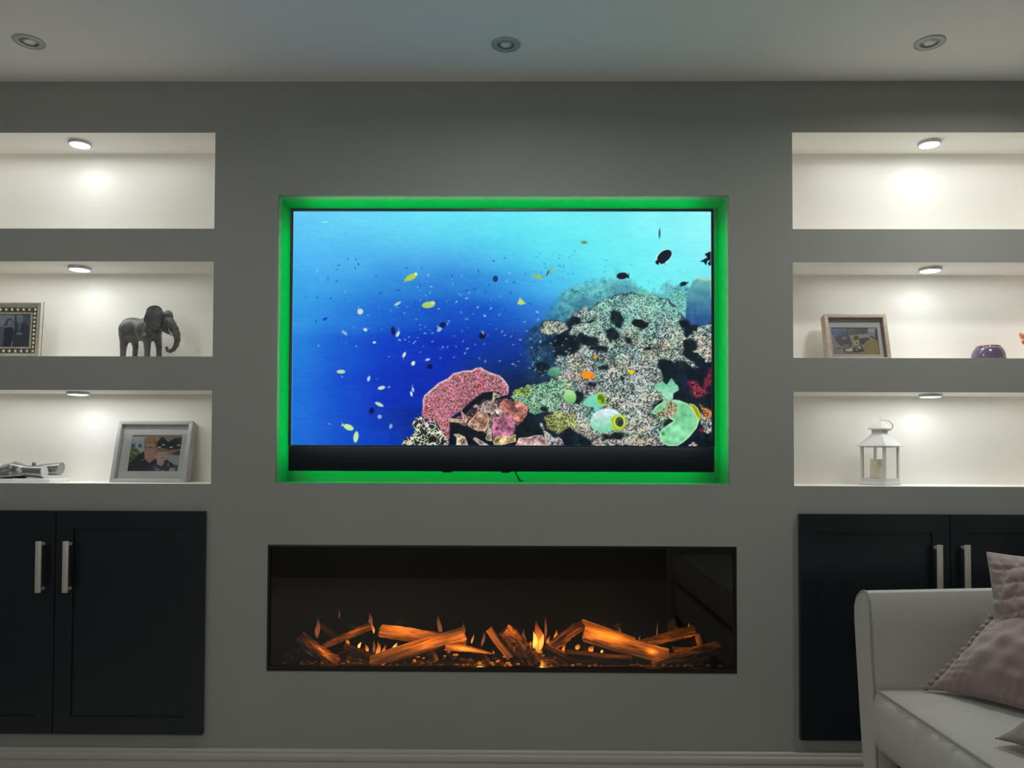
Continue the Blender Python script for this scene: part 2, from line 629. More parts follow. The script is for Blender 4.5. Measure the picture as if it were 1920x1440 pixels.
def capsule(P, a, b, ra, rb):
    a, b = np.array(a, float), np.array(b, float)
    ab = b - a
    t = np.clip(((P - a) @ ab) / max(ab @ ab, 1e-12), 0, 1)
    return np.linalg.norm(P - a - t[:, None] * ab, axis=1) - (ra + (rb - ra) * t)


def ellip(P, c, r_, rot=None):
    Q = P - np.array(c, float)
    if rot is not None:
        Q = Q @ np.array(rot, float)          # columns are the local axes
    r_ = np.array(r_, float)
    k0 = np.linalg.norm(Q / r_, axis=1)
    k1 = np.linalg.norm(Q / (r_ * r_), axis=1)
    return k0 * (k0 - 1.0) / np.maximum(k1, 1e-9)


def smin(a, b, k):
    h = np.clip(0.5 + 0.5 * (b - a) / k, 0, 1)
    return b * (1 - h) + a * h - k * h * (1 - h)


# ------------------------------------------------------------------ painting of flat pictures
class Canvas:
    """numpy picture in its own pixel units; sc samples per unit"""

    def __init__(self, x0, y0, x1, y1, sc, base=(0, 0, 0)):
        self.w, self.h = int(round((x1 - x0) * sc)), int(round((y1 - y0) * sc))
        xs = x0 + (np.arange(self.w) + 0.5) / sc
        ys = y0 + (np.arange(self.h) + 0.5) / sc
        self.X, self.Y = np.meshgrid(xs, ys)
        self.sc = sc
        self.a = np.zeros((self.h, self.w, 3)) + np.array(base, float)

    def noise(self, wl, seed, ax=1.0):
        rg = np.random.default_rng(seed)
        an = 0.0 if ax != 1.0 else seed * 1.13
        x, y = self.X * math.cos(an) + self.Y * math.sin(an), self.Y * math.cos(an) - self.X * math.sin(an)
        gx, gy = (x - x.min()) / (wl * ax), (y - y.min()) / wl
        T = rg.random((int(gy.max()) + 3, int(gx.max()) + 3))
        ix, iy = gx.astype(int), gy.astype(int)
        fx, fy = gx - ix, gy - iy
        fx, fy = fx * fx * (3 - 2 * fx), fy * fy * (3 - 2 * fy)
        return (T[iy, ix] * (1 - fx) + T[iy, ix + 1] * fx) * (1 - fy) + (T[iy + 1, ix] * (1 - fx) + T[iy + 1, ix + 1] * fx) * fy

    def put(self, mask, color):
        mask = np.clip(mask, 0, 1)[..., None]
        self.a = self.a * (1 - mask) + np.asarray(color, float) * mask

    def soft(self, d, s=0.7):
        return np.clip(0.5 - d / (2 * s), 0, 1)

    def ell(self, cx, cy_, rx, ry, rot=0.0, s=0.7, wob=None):
        c, n = math.cos(R(rot)), math.sin(R(rot))
        dx, dy = self.X - cx, self.Y - cy_
        u, v = dx * c + dy * n, -dx * n + dy * c
        k = np.sqrt((u / rx) ** 2 + (v / ry) ** 2)
        d = (k - 1) * min(rx, ry)
        if wob is not None:
            d = d + wob
        return self.soft(d, s)

    def poly_d(self, pts):
        x, y = self.X, self.Y
        d = np.full(x.shape, 1e18)
        sgn = np.ones(x.shape)
        n = len(pts)
        for i in range(n):
            (ax, ay), (bx, by) = pts[i], pts[i - 1]
            ex, ey = bx - ax, by - ay
            wx, wy = x - ax, y - ay
            t = np.clip((wx * ex + wy * ey) / max(ex * ex + ey * ey, 1e-12), 0, 1)
            d = np.minimum(d, (wx - ex * t) ** 2 + (wy - ey * t) ** 2)
            c1, c2, c3 = y >= ay, y < by, ex * wy > ey * wx
            flip = (c1 & c2 & c3) | (~c1 & ~c2 & ~c3)
            sgn = np.where(flip, -sgn, sgn)
        return sgn * np.sqrt(d)

    def poly(self, pts, s=0.7, wob=None):
        d = self.poly_d(pts)
        if wob is not None:
            d = d + wob
        return self.soft(d, s)

    def line(self, x0, y0, x1, y1, wd, s=0.6):
        ex, ey = x1 - x0, y1 - y0
        t = np.clip(((self.X - x0) * ex + (self.Y - y0) * ey) / max(ex * ex + ey * ey, 1e-9), 0, 1)
        return self.soft(np.hypot(self.X - x0 - ex * t, self.Y - y0 - ey * t) - wd, s)


def Z1(p, ox, oy, k):
    return [(ox + x / k, oy + y / k) for x, y in p]


def paint_reef():
    c = Canvas(550.5, 396.5, 1334.5, 836.5, 1.0)
    X, Y = c.X, c.Y
    # open water: brightness and hue blend between spots
    K = [(560, 400, 105, 205, 250), (650, 400, 105, 214, 250), (750, 400, 105, 222, 250), (850, 400, 105, 230, 248), (950, 400, 105, 234, 246), (1050, 400, 112, 238, 246), (1150, 400, 120, 240, 246), (1240, 400, 135, 244, 248), (1330, 400, 150, 248, 250),
         (560, 450, 88, 192, 244), (650, 450, 90, 198, 242), (750, 450, 92, 206, 241), (850, 450, 92, 212, 240), (950, 450, 92, 222, 242), (1050, 450, 98, 234, 244), (1150, 450, 112, 240, 246), (1240, 450, 126, 244, 248), (1330, 450, 142, 246, 250),
         (560, 495, 74, 178, 244), (650, 495, 76, 176, 240), (750, 490, 72, 168, 234), (850, 490, 66, 162, 230), (940, 490, 76, 190, 238), (1040, 490, 88, 218, 240), (1150, 490, 104, 236, 244), (1250, 500, 118, 240, 246), (1330, 500, 130, 242, 248),
         (560, 540, 62, 156, 240), (650, 540, 56, 142, 234), (750, 535, 46, 124, 226), (850, 535, 40, 112, 220), (930, 540, 40, 122, 222), (1000, 540, 62, 168, 236), (1060, 530, 82, 205, 238), (1200, 520, 105, 235, 242), (1300, 530, 115, 235, 242),
         (560, 590, 50, 138, 236), (650, 590, 36, 110, 228), (740, 590, 22, 84, 214), (830, 590, 14, 66, 204), (910, 595, 12, 64, 202), (980, 595, 32, 100, 208), (1040, 590, 55, 140, 215),
         (560, 660, 38, 116, 230), (650, 660, 20, 76, 216), (740, 660, 7, 44, 202), (830, 660, 4, 32, 186), (910, 650, 5, 38, 176), (970, 650, 10, 50, 158), (1020, 650, 16, 60, 130),
         (560, 730, 32, 104, 228), (650, 730, 14, 62, 212), (740, 730, 5, 36, 194), (800, 720, 3, 26, 178), (940, 690, 6, 30, 125), (985, 720, 14, 34, 70),
         (560, 830, 32, 100, 226), (640, 830, 17, 70, 212), (710, 820, 8, 48, 198), (790, 800, 4, 26, 150)]
    K = [(x, y, r_, g_ + (13 if y > 530 and x < 960 else 0), b_ - (8 if y > 530 and x < 960 else 0)) for (x, y, r_, g_, b_) in K]
    num = np.zeros(c.a.shape)
    den = np.zeros(X.shape)
    for (x, y, *k) in K:
        wt = np.exp(-(((X - x) / 58) ** 2 + ((Y - y) / 32) ** 2))+ 1e-9
        num += wt[..., None] * np.array(k, float)
        den += wt
    c.a = num / den[..., None]
    c.a += ((c.noise(3, 5, 3) - 0.5) * 7 + (c.noise(20, 6, 3) - 0.5) * 7)[..., None] * np.array([1, 1, 0.7])
    n1, n2, n3, n4 = c.noise(3.4, 21), c.noise(3.4, 22), c.noise(8, 23), c.noise(8, 24)
    n5, n6, n7 = c.noise(30, 25), c.noise(26, 26), c.noise(40, 27)
    fine = c.noise(1.6, 28)
    br = np.clip(1.25 - np.minimum(np.abs(n1 - 0.5), np.abs(n2 - 0.5)) * 8.5, 0, 1)        # branching bright lines
    lump = c.noise(11, 33) * 0.6 + c.noise(22, 34) * 0.4
    br = np.clip(br * 0.85 + (fine - 0.5) * 0.8 + (lump - 0.45) * 0.9, 0, 1.05)
    wob = (n3 - 0.5) * 9 + (n1 - 0.5) * 4
    # hazy far reef
    far = Z1([(1000, 640), (1006, 612), (1030, 588), (1048, 562), (1072, 540), (1100, 529), (1130, 522), (1150, 519), (1153, 504), (1163, 501), (1172, 516), (1186, 528), (1210, 546), (1240, 548),
              (1246, 534), (1256, 530), (1264, 536), (1290, 536), (1306, 556), (1334, 580), (1334, 720), (980, 720), (986, 670)], 0, 0, 1)
    m = c.poly(far, 4, wob)
    tone = n4[..., None]
    depth = np.clip((Y - 520) / 140, 0, 1)[..., None]
    teal = np.array([80, 185, 195]) * (1 - depth) + np.array([26, 62, 96]) * depth
    teal = teal + (tone - 0.5) * np.array([60, 80, 60]) * (1 - depth * 0.5)
    lt = np.clip(br[..., None] * (0.75 - 0.55 * depth) * np.clip(X - 1020, 0, 60)[..., None] / 60, 0, 1)
    teal = teal * (1 - lt) + np.array([150, 225, 215]) * lt
    c.put(m * np.clip((X - 985) / 75, 0.0, 1) * np.clip(0.45 + (Y - 505) / 60, 0, 1), teal)
    c.put(c.ell(1170, 545, 28, 14, 10, 6) * 0.5, (60, 120, 150))
    c.put(c.ell(1095, 570, 22, 12, 0, 6) * 0.6, (45, 105, 140))
    c.put(c.poly([(1240, 562), (1262, 548), (1290, 548), (1304, 560), (1300, 590), (1250, 592)], 3, wob) * 0.8, np.array([70, 150, 140]) + br[..., None] * np.array([110, 90, 80]))
    c.put(c.poly([(1180, 560), (1195, 545), (1215, 548), (1225, 566), (1200, 575)], 4, wob) * 0.7, np.array([95, 205, 165]) + (n1[..., None] - 0.5) * 60)
    # barrel sponge at the right edge
    g = np.clip((Y - 520) / 85, 0, 1)[..., None]
    c.put(c.poly([(1286, 612), (1287, 570), (1292, 545), (1300, 528), (1312, 520), (1328, 521), (1340, 532), (1340, 620)], 1.6), np.array([105, 185, 180]) * (1 - g) + np.array([42, 84, 140]) * g + (n3[..., None] - 0.5) * 24)
    c.put(c.ell(1320, 523, 16, 3.5, 10, 2) * 0.6, (180, 240, 220))

    # the dark body of the near reef
    dark = [(975, 836), (962, 800), (958, 770), (956, 738), (985, 728), (1000, 715), (1004, 690), (1000, 660), (1016, 640), (1018, 626), (1014, 616), (1024, 604), (1045, 602), (1062, 606),
            (1078, 590), (1095, 578), (1112, 582), (1120, 572), (1140, 560), (1162, 552), (1190, 550), (1205, 553), (1218, 556), (1245, 560), (1262, 570), (1274, 588), (1284, 600), (1300, 608), (1316, 614), (1340, 600), (1340, 840), (970, 840)]
    body = c.poly(dark, 2.5, wob * 0.6)
    base = np.array([16, 30, 42]) + (n5[..., None] - 0.5) * np.array([14, 18, 26])
    c.put(body * np.clip((X - 985) / 25 + np.clip((Y - 720) / 20, 0, 1), 0, 1), base)
    # hazy corals in the blue gap to the left
    hz0 = c.ell(1022, 668, 48, 50, 20, 16, wob * 1.5) + 0.6 * c.ell(1000, 640, 26, 26, 0, 10, wob)
    c.put(np.clip(hz0, 0, 1) * 0.8 * np.clip((X - 975) / 30, 0, 1), np.array([20, 46, 78]) + br[..., None] * np.array([40, 62, 66]) * np.clip(n3 * 1.6, 0, 1)[..., None])
    # tints of the coral
    tints = np.array([[232, 228, 226], [150, 222, 184], [226, 196, 212], [206, 226, 160], [176, 226, 224], [235, 224, 196]], float)
    sel = [np.exp(-((n - t) / 0.16) ** 2) for n, t in ((n5, 0.5), (n6, 0.75), (n7, 0.25), (n6, 0.2), (n5, 0.82), (n7, 0.8))]
    tint = sum(s[..., None] * t for s, t in zip(sel, tints)) / (sum(sel)[..., None] + 1e-6)
    tint = tint * (0.9 + 0.22 * (c.noise(2.2, 31)[..., None] - 0.5) * 2)

    def coral(pts, amt=1.0, k=None, wb=1.0, under=(46, 64, 66), gain=1.25):
        mm = c.poly(pts, 1.4, wob * wb)
        t = tint if k is None else tint * 0.35 + np.array(k, float) * 0.65
        b = np.clip(br * gain, 0, 1)[..., None]
        hz = np.clip((640 - Y) / 90, 0, 0.55)[..., None] * np.clip((X - 1090) / 40, 0, 1)[..., None]
        t = t * (1 - hz) + np.array([150, 232, 214]) * hz
        under = np.array(under, float) * (1 - hz) + np.array([60, 128, 130]) * hz
        c.put(mm * amt, np.array(under, float) * (1 - b) + t * b)

    coral([(1015, 617), (1024, 604), (1045, 603), (1062, 607), (1068, 618), (1052, 626), (1030, 628), (1018, 626)], k=(205, 210, 180), wb=0.3)
    coral([(1066, 640), (1072, 622), (1080, 612), (1100, 606), (1130, 602), (1150, 590), (1160, 640), (1150, 660), (1112, 640), (1088, 625), (1080, 640)], k=(205, 225, 205))
    coral([(1078, 592), (1096, 578), (1112, 584), (1135, 562), (1165, 553), (1200, 552), (1245, 561), (1272, 586), (1280, 606), (1288, 640), (1276, 668), (1290, 690), (1305, 686), (1312, 694), (1295, 700),
           (1272, 690), (1262, 676), (1240, 676), (1232, 690), (1242, 706), (1252, 740), (1262, 800), (1240, 836), (1100, 836), (1060, 790), (1020, 770), (975, 765), (958, 745), (985, 730), (1018, 722),
           (1040, 712), (1042, 690), (1050, 668), (1075, 660), (1090, 646), (1120, 650), (1145, 640), (1140, 612), (1120, 600), (1095, 606)], k=None)
    coral([(1290, 640), (1300, 620), (1318, 612), (1340, 604), (1340, 680), (1326, 676), (1300, 660)], k=(222, 214, 190))
    coral([(1262, 672), (1275, 662), (1300, 680), (1312, 692), (1300, 700), (1272, 692)], k=(225, 215, 205), wb=0.4)
    coral([(1150, 690), (1172, 660), (1200, 690), (1235, 720), (1245, 770), (1200, 780), (1150, 760), (1120, 700)], k=(236, 230, 228), amt=0.7)
    coral([(958, 742), (985, 728), (1030, 716), (1062, 712), (1070, 738), (1050, 770), (1010, 776), (975, 768)], k=(140, 215, 165), gain=1.5, under=(50, 90, 70), amt=0.85)
    coral([(962, 738), (980, 726), (1000, 730), (996, 740), (970, 744)], k=(190, 215, 70), gain=1.4, under=(70, 100, 40), wb=0.4)
    coral([(1020, 780), (1050, 770), (1080, 775), (1085, 800), (1050, 812), (1028, 805)], k=(200, 205, 95), gain=1.35, under=(80, 80, 40), amt=0.85)
    coral([(1082, 800), (1105, 806), (1130, 815), (1160, 822), (1240, 820), (1240, 836), (1075, 836)], k=(226, 190, 180), gain=1.2)
    coral([(1160, 800), (1200, 780), (1235, 770), (1232, 800), (1200, 815), (1170, 812)], k=(228, 210, 190))
    # hollows
    for (x, y, rx, ry, rot) in [(1158, 598, 11, 17, -20), (1150, 628, 12, 13, 0), (1058, 640, 26, 10, -8), (1104, 638, 20, 8, 10), (1064, 654, 24, 13, -10), (1125, 655, 16, 6, 0), (1296, 648, 13, 10, 20),
                                (1285, 610, 10, 5, 30), (1282, 690, 18, 11, 35), (1247, 682, 14, 8, 20), (1256, 700, 12, 14, -30), (1310, 705, 26, 14, 20), (1268, 740, 14, 26, 0), (1236, 765, 12, 13, 0), (1312, 730, 26, 20, 0),
                                (1084, 746, 12, 11, 0), (1256, 792, 12, 9, -20), (985, 804, 19, 30, 12), (1000, 826, 20, 12, 0), (1076, 822, 20, 14, 0), (1100, 830, 12, 8, 0), (1155, 818, 22, 6, -8), (1325, 820, 20, 18, 0), (1300, 822, 12, 14, 0),
                                (1136, 690, 9, 5, 0), (1022, 768, 7, 4, 20), (1020, 690, 16, 10, 0), (1180, 640, 8, 5, 20), (1215, 655, 7, 4, -20), (1205, 612, 7, 9, 0), (1112, 722, 8, 5, 10), (1168, 712, 6, 4, 0)]:
        c.put(c.ell(x, y, rx, ry, rot, 2.0, wob * 0.55) * 0.94, np.array([15, 27, 36]) + (n3[..., None] - 0.5) * 18)
    for (x, y, rx, ry) in [(1310, 735, 16, 9), (1330, 712, 7, 16), (1300, 722, 9, 6), (1318, 806, 7, 5)]:
        c.put(c.ell(x, y, rx, ry, 10, 3, wob * 0.8) * np.clip(br * 1.2 + 0.25, 0, 1), np.array([120, 24, 44]) + br[..., None] * np.array([110, 90, 100]) * (n1[..., None]))
    coral([(1312, 770), (1326, 778), (1336, 786), (1336, 812), (1322, 812), (1316, 795)], k=(225, 215, 190), wb=0.4)
    coral([(1312, 758), (1336, 772), (1334, 782), (1318, 782)], k=(230, 130, 50), wb=0.4, under=(110, 50, 20))
    coral([(1292, 834), (1300, 828), (1308, 834), (1306, 838), (1292, 838)], k=(235, 225, 220), wb=0.2, gain=2)
    # low walls and plates by the gap
    k1 = 9.6
    coral(Z1([(530, 720), (570, 690), (620, 830), (700, 900), (760, 960), (740, 1110), (640, 1110), (600, 900)], 960, 720, k1), k=(220, 215, 205), wb=0.3, gain=1.6, under=(70, 60, 55))
    coral(Z1([(740, 980), (850, 950), (930, 1010), (950, 1110), (760, 1110)], 960, 720, k1), k=(225, 205, 215), wb=0.2, gain=1.5, under=(90, 70, 85))

    # rosy table coral
    kz = 7.385
    tbl = Z1([(395, 800), (420, 700), (415, 600), (440, 540), (500, 480), (570, 420), (640, 360), (760, 305), (830, 235), (980, 195), (1090, 192), (1150, 155), (1210, 150), (1330, 215), (1480, 262), (1560, 345), (1602, 420),
              (1595, 520), (1510, 560), (1480, 500), (1390, 480), (1250, 500), (1150, 560), (1080, 620), (1000, 690), (960, 750), (900, 770), (790, 850), (800, 950), (806, 1090), (770, 1225), (640, 1225), (640, 1020), (560, 900), (440, 860)], 740, 670, kz)
    dd = c.poly_d(tbl)
    sp = (c.noise(1.5, 41) - 0.5)[..., None]
    sp2 = (c.noise(1.5, 42) - 0.5)[..., None]
    pk = np.array([172, 106, 118]) + sp * np.array([150, 150, 150]) + sp2 * np.array([25, 0, 30]) + (n4[..., None] - 0.5) * np.array([40, 10, 20])
    c.put(c.soft(dd + (n1 - 0.5) * 1.5, 0.7), pk)
    rim = np.exp(-((dd + 1.6) / 1.7) ** 2) * (dd < 0.6) * np.clip((775 - Y) / 15, 0, 1) * (1 - c.ell(905, 752, 52, 22, -15, 4))
    c.put(rim * 0.75, np.array([238, 214, 216]) + sp * 60)
    # its shadowed underside, with plates in front
    c.put(c.poly(Z1([(790, 860), (960, 750), (1010, 690), (1150, 560), (1250, 505), (1390, 485), (1500, 560), (1600, 530), (1700, 620), (1880, 740), (1900, 1225), (790, 1225)], 740, 670, kz), 1.2, wob * 0.25), np.array([18, 24, 30]) + (n3[..., None] - 0.5) * 12)

    ruf = c.poly(Z1([(800, 880), (1000, 800), (1120, 700), (1260, 600), (1400, 600), (1560, 580), (1720, 620), (1880, 740), (1780, 900), (1690, 1000), (1660, 1110), (1300, 1060), (1000, 960)], 740, 670, kz), 1.5, wob * 0.4)
    rf = np.clip(br * 1.1 * (0.35 + n4), 0, 1)[..., None]
    c.put(ruf * 0.9, np.array([44, 30, 36]) * (1 - rf) + (np.array([196, 146, 138]) + (n5[..., None] - 0.5) * np.array([40, 60, 50])) * rf)

    def plate(p, k, rimc=(236, 226, 206), stripes=0.0, edge=1.3, ang=35, wb=0.12):
        P_ = Z1(p, 740, 670, kz)
        d = c.poly_d(P_) + wob * wb
        ph = (X * math.cos(R(ang)) + Y * math.sin(R(ang)) + (n3 - 0.5) * 5) * 2.3
        t = np.array(k, float) * 0.94 * (1 + 0.16 * stripes * np.sin(ph)[..., None] + 0.55 * (n1[..., None] - 0.5) + 0.9 * (n3[..., None] - 0.5) + 0.5 * (fine[..., None] - 0.5))
        c.put(c.soft(d, 0.7) * np.clip(0.62 + n4 * 0.6, 0, 1), t)
        c.put(np.exp(-((d + 0.9) / edge) ** 2) * (d < 0.7) * 0.5 * np.clip(0.3 + n1 * 1.2, 0, 1), rimc)

    plate([(1480, 640), (1560, 590), (1660, 640), (1760, 610), (1870, 700), (1850, 790), (1780, 890), (1660, 885), (1540, 800), (1460, 740)], (196, 122, 112), (206, 150, 140), 0.9, 0.6, 30)
    plate([(1050, 900), (1180, 762), (1290, 768), (1340, 870), (1290, 1025), (1180, 1030), (1030, 950)], (196, 150, 126), (236, 226, 190), 0.4)
    plate([(1210, 755), (1240, 650), (1310, 608), (1430, 665), (1450, 720), (1380, 800), (1300, 765)], (176, 158, 152), (238, 230, 214), 0.8, 1.4, 10)
    plate([(1370, 975), (1400, 850), (1540, 800), (1690, 900), (1660, 1080), (1560, 1130), (1390, 1140)], (184, 112, 146), (210, 150, 170), 1.0, 0.6, 50)
    plate([(1420, 745), (1460, 718), (1525, 765), (1490, 815), (1430, 790)], (215, 200, 195), (245, 240, 230))
    plate([(1385, 1160), (1400, 1215), (1500, 1222), (1705, 1172), (1695, 1072), (1640, 1105), (1520, 1090), (1440, 1110)], (204, 176, 120), (244, 232, 196), 0.4)
    plate([(1285, 1130), (1310, 1060), (1320, 905), (1350, 990), (1370, 1090), (1372, 1165), (1310, 1160)], (176, 160, 146), (238, 230, 214))
    plate([(845, 1075), (915, 1068), (1000, 1110), (1045, 1225), (880, 1225), (885, 1120)], (190, 172, 140), (240, 232, 210), 0.5)
    plate([(1110, 1140), (1135, 1110), (1220, 1160), (1335, 1225), (1210, 1225)], (186, 160, 146), (240, 232, 216))
    plate([(1700, 1225), (1740, 1120), (1830, 1115), (1960, 1090), (2060, 1080), (2130, 1180), (2170, 1228)], (200, 160, 158), (240, 224, 206), 0.7, 1.2, 80)
    plate([(780, 850), (880, 860), (1040, 880), (1010, 915), (800, 905)], (206, 178, 150), (232, 210, 190), 0.2)
    plate([(940, 745), (985, 790), (1045, 880), (985, 905), (960, 830)], (186, 130, 130), (240, 214, 206))
    plate([(1390, 490), (1490, 540), (1470, 565), (1420, 570), (1375, 630), (1380, 560)], (206, 196, 160), (235, 228, 200))
    plate([(1110, 690), (1150, 660), (1195, 690), (1130, 705)], (170, 140, 150), (210, 190, 195))
    # staghorn clump below left
    n8 = c.noise(4.2, 51, 1.0)
    lum = np.clip(1.45 - np.abs(n8 - 0.5) * 7.5 + (fine - 0.5) * 0.7, 0, 1)[..., None]
    st = c.poly(Z1([(120, 1225), (150, 1165), (180, 1110), (240, 1120), (310, 1070), (275, 940), (320, 850), (430, 830), (560, 880), (680, 1010), (760, 1120), (760, 1225)], 740, 670, kz), 1.0, wob * 0.5)
    c.put(st, np.array([40, 44, 44]) * (1 - lum) + np.array([232, 234, 198]) * lum)
    c.put(c.ell(806, 792, 15, 5, 12, 2, wob * 0.3), np.array([60, 44, 70]) * (1 - lum) + np.array([214, 196, 214]) * lum)
    c.put(c.ell(815, 824, 9, 6, 0, 2, wob * 0.3), (30, 34, 32))
    # sponges and soft lumps
    gy = lambda a, b, y0, y1: (np.array(a, float) * (1 - np.clip((Y - y0) / (y1 - y0), 0, 1)[..., None]) + np.array(b, float) * np.clip((Y - y0) / (y1 - y0), 0, 1)[..., None])
    spk = (n1[..., None] - 0.5) * 36
    c.put(c.ell(1042, 699, 13, 10, -10, 2, wob * 0.2) * 0.9, gy((120, 190, 160), (60, 130, 100), 690, 708) + spk * 0.6)
    c.put(c.poly(Z1([(800, 120), (850, 20), (960, -50), (1040, 20), (1120, -100), (1240, 40), (1250, 110), (1150, 180), (1140, 265), (1050, 275), (975, 230), (930, 150)], 1140, 720, 9.366), 1.0, wob * 0.25), gy((110, 190, 150), (160, 228, 196), 715, 745) + spk)
    c.put(c.ell(1071, 745, 11.5, 13.5, -15, 1), gy((176, 226, 156), (104, 180, 92), 735, 758))
    c.put(c.poly([(1094, 758), (1100, 748), (1112, 741), (1126, 738), (1136, 745), (1136, 758), (1126, 766), (1130, 778), (1118, 778), (1116, 764), (1104, 764)], 1.0), gy((128, 214, 170), (112, 206, 186), 740, 770) + spk * 0.7)
    c.put(c.ell(1129, 749, 7.8, 11, -22, 0.8), (176, 206, 60))
    c.put(c.ell(1129, 749, 6.2, 9.3, -22, 0.8), (84, 128, 12))
    c.put(c.ell(1126, 754, 3, 4, -22, 1.2), (150, 196, 40))
    c.put(c.ell(1138, 789, 30, 22, -12, 1.0), gy((220, 240, 246), (126, 204, 164), 770, 808) + spk)
    c.put(c.poly([(1146, 786), (1156, 778), (1172, 780), (1176, 796), (1168, 806), (1152, 806)], 1.5), (172, 200, 30))
    c.put(c.ell(1163, 791, 10.2, 11.6, 0, 0.9), (222, 228, 96))
    c.put(c.ell(1163, 791, 7.8, 9.2, 0, 0.9), (66, 88, 58))
    c.put(c.ell(1165, 794, 4.5, 6, 0, 2), (40, 52, 48))
    big = Z1([(775, 510), (800, 460), (850, 395), (980, 310), (1120, 274), (1260, 290), (1400, 345), (1500, 440), (1565, 560), (1602, 650), (1560, 770), (1440, 920), (1330, 1020), (1220, 1085), (1080, 1090), (980, 1050), (920, 960), (908, 890), (950, 800), (1060, 715),
              (1160, 650), (1080, 600), (1000, 520), (960, 470), (900, 490), (840, 545)], 1140, 720, 9.366)
    dd = c.poly_d(big)
    gr = np.array([132, 214, 160]) + (n3[..., None] - 0.5) * 46 + (n5[..., None] - 0.5) * 50 + spk * 0.5
    c.put(c.soft(dd, 0.8), gr)
    c.put(np.exp(-((dd + 1.3) / 1.8) ** 2) * (dd < 0.5) * 0.5, (216, 240, 206))
    c.put(c.poly(Z1([(1010, 400), (1060, 320), (1130, 300), (1240, 370), (1230, 480), (1170, 560), (1060, 620), (960, 560), (880, 620), (860, 520), (950, 470)], 1140, 720, 9.366), 1.0, wob * 0.3), np.array([90, 84, 66]) + br[..., None] * np.array([130, 125, 100]))
    c.put(c.ell(1244, 813, 3.5, 4, 0, 1.5), (60, 150, 80))
    mo = Z1([(1430, 348), (1505, 362), (1580, 430), (1622, 540), (1612, 635), (1585, 620), (1540, 545), (1490, 440)], 1140, 720, 9.366)
    dd = c.poly_d(mo)
    c.put(c.soft(dd, 0.8), (146, 158, 22))
    c.put(np.exp(-((dd + 0.5) / 0.9) ** 2), (224, 226, 80))

    # fish and drifting specks
    def fish(x, y, ln, ht, rot, k, tail=True, a=1.0):
        c.put(c.ell(x, y, ln, ht, rot, 0.7) * a, k)
        if tail:
            t = R(rot)
            ux, uy = math.cos(t), math.sin(t)
            bx, by = x - ux * ln * 0.85, y - uy * ln * 0.85
            tx, ty = x - ux * ln * 1.45, y - uy * ln * 1.45
            c.put(c.poly([(bx, by), (tx - uy * ht * 0.7, ty + ux * ht * 0.7), (tx + ux * ln * 0.15, ty + uy * ln * 0.15), (tx + uy * ht * 0.7, ty - ux * ht * 0.7)], 0.6) * a, k)

    dk = (18, 30, 42)
    c.put(c.ell(1246, 482, 17.5, 11.5, -38, 1.2) * 0.8, (235, 250, 250))
    fish(1247, 481, 15.5, 9.6, -38, dk, False)
    c.put(c.poly([(1236, 488), (1240, 496), (1248, 494), (1252, 486)], 0.7), dk)
    fish(1234, 492, 3.6, 3.4, -30, dk, False)
    c.put(c.poly([(1231, 489), (1238, 490), (1236, 498), (1231, 495)], 0.6), dk)
    c.put(c.poly([(1322, 477), (1332, 472), (1336, 472), (1336, 497), (1330, 499), (1328, 494), (1333, 488), (1327, 490), (1325, 498), (1320, 492), (1313, 491), (1322, 486), (1327, 483)], 0.6), dk)
    fish(1168, 518, 10.5, 6.2, 172, dk, False)
    c.put(c.poly([(1174, 514), (1178, 518), (1181, 512), (1181, 523), (1176, 521), (1172, 524)], 0.6), dk)
    fish(1282, 533, 7, 4, 165, dk)
    fish(1199, 607, 13, 7.5, 8, (14, 24, 24), False)
    c.put(c.poly([(1208, 608), (1220, 604), (1216, 612), (1210, 618)], 0.8), (14, 24, 24))
    fish(1238, 438, 9, 1.8, 92, (46, 96, 110), False)
    fish(931, 524, 6, 5, 100, (20, 60, 110), False)
    fish(1097, 455, 6.5, 3.2, 5, (110, 150, 110), False)
    fish(1033, 510, 8.5, 3.2, -65, (120, 190, 150), False)
    fish(1029, 513, 6, 1.4, -65, (40, 90, 100), False)
    fish(1011, 520, 8.5, 3.6, 18, (150, 190, 90))
    fish(1055, 522, 7, 1, 30, (100, 180, 190), False)
    fish(773, 521, 11.5, 5.4, -28, (176, 206, 70))
    fish(782, 515, 3, 2.6, 60, (220, 240, 190), False)
    fish(806, 573, 12.5, 6, -8, (170, 206, 96), False)
    fish(814, 569, 4, 3, 0, (206, 226, 150), False)
    c.put(c.poly([(972, 571), (977, 559), (988, 570), (980, 573)], 0.7), (190, 215, 120))
    fish(658, 803, 10, 5.2, 22, (196, 236, 150))
    fish(672, 821, 4.6, 10.5, 8, (190, 232, 176), False)
    fish(643, 699, 8, 3.6, 0, (190, 215, 170), False)
    fish(719, 729, 7, 3.4, -12, (200, 220, 200), False)
    fish(715, 760, 8.5, 3.2, 25, (190, 220, 180), False)
    fish(678, 586, 5.5, 5.5, -50, (190, 220, 215), False)
    fish(748, 571, 7, 2.5, -30, (170, 210, 180), False)
    fish(649, 626, 6.5, 2.8, 40, (130, 180, 215), False)
    fish(688, 620, 4, 3, 30, (190, 220, 200), False)
    fish(749, 628, 6, 2.8, -65, (200, 225, 205), False)
    fish(827, 619, 6, 3.5, -45, (150, 185, 215), False)
    fish(761, 667, 5.5, 2.6, -65, (215, 232, 210), False)
    fish(705, 644, 3, 2, 0, (220, 235, 220), False)
    fish(778, 683, 3.4, 4.4, 20, (225, 235, 190), False)
    fish(805, 676, 4.6, 2.2, -15, (180, 200, 225), False)
    fish(740, 622, 4, 7.8, -5, (22, 18, 84), False)
    fish(833, 611, 6, 5, -30, (8, 20, 70), False)
    fish(907, 631, 6.5, 5.5, -20, (10, 18, 44), False)
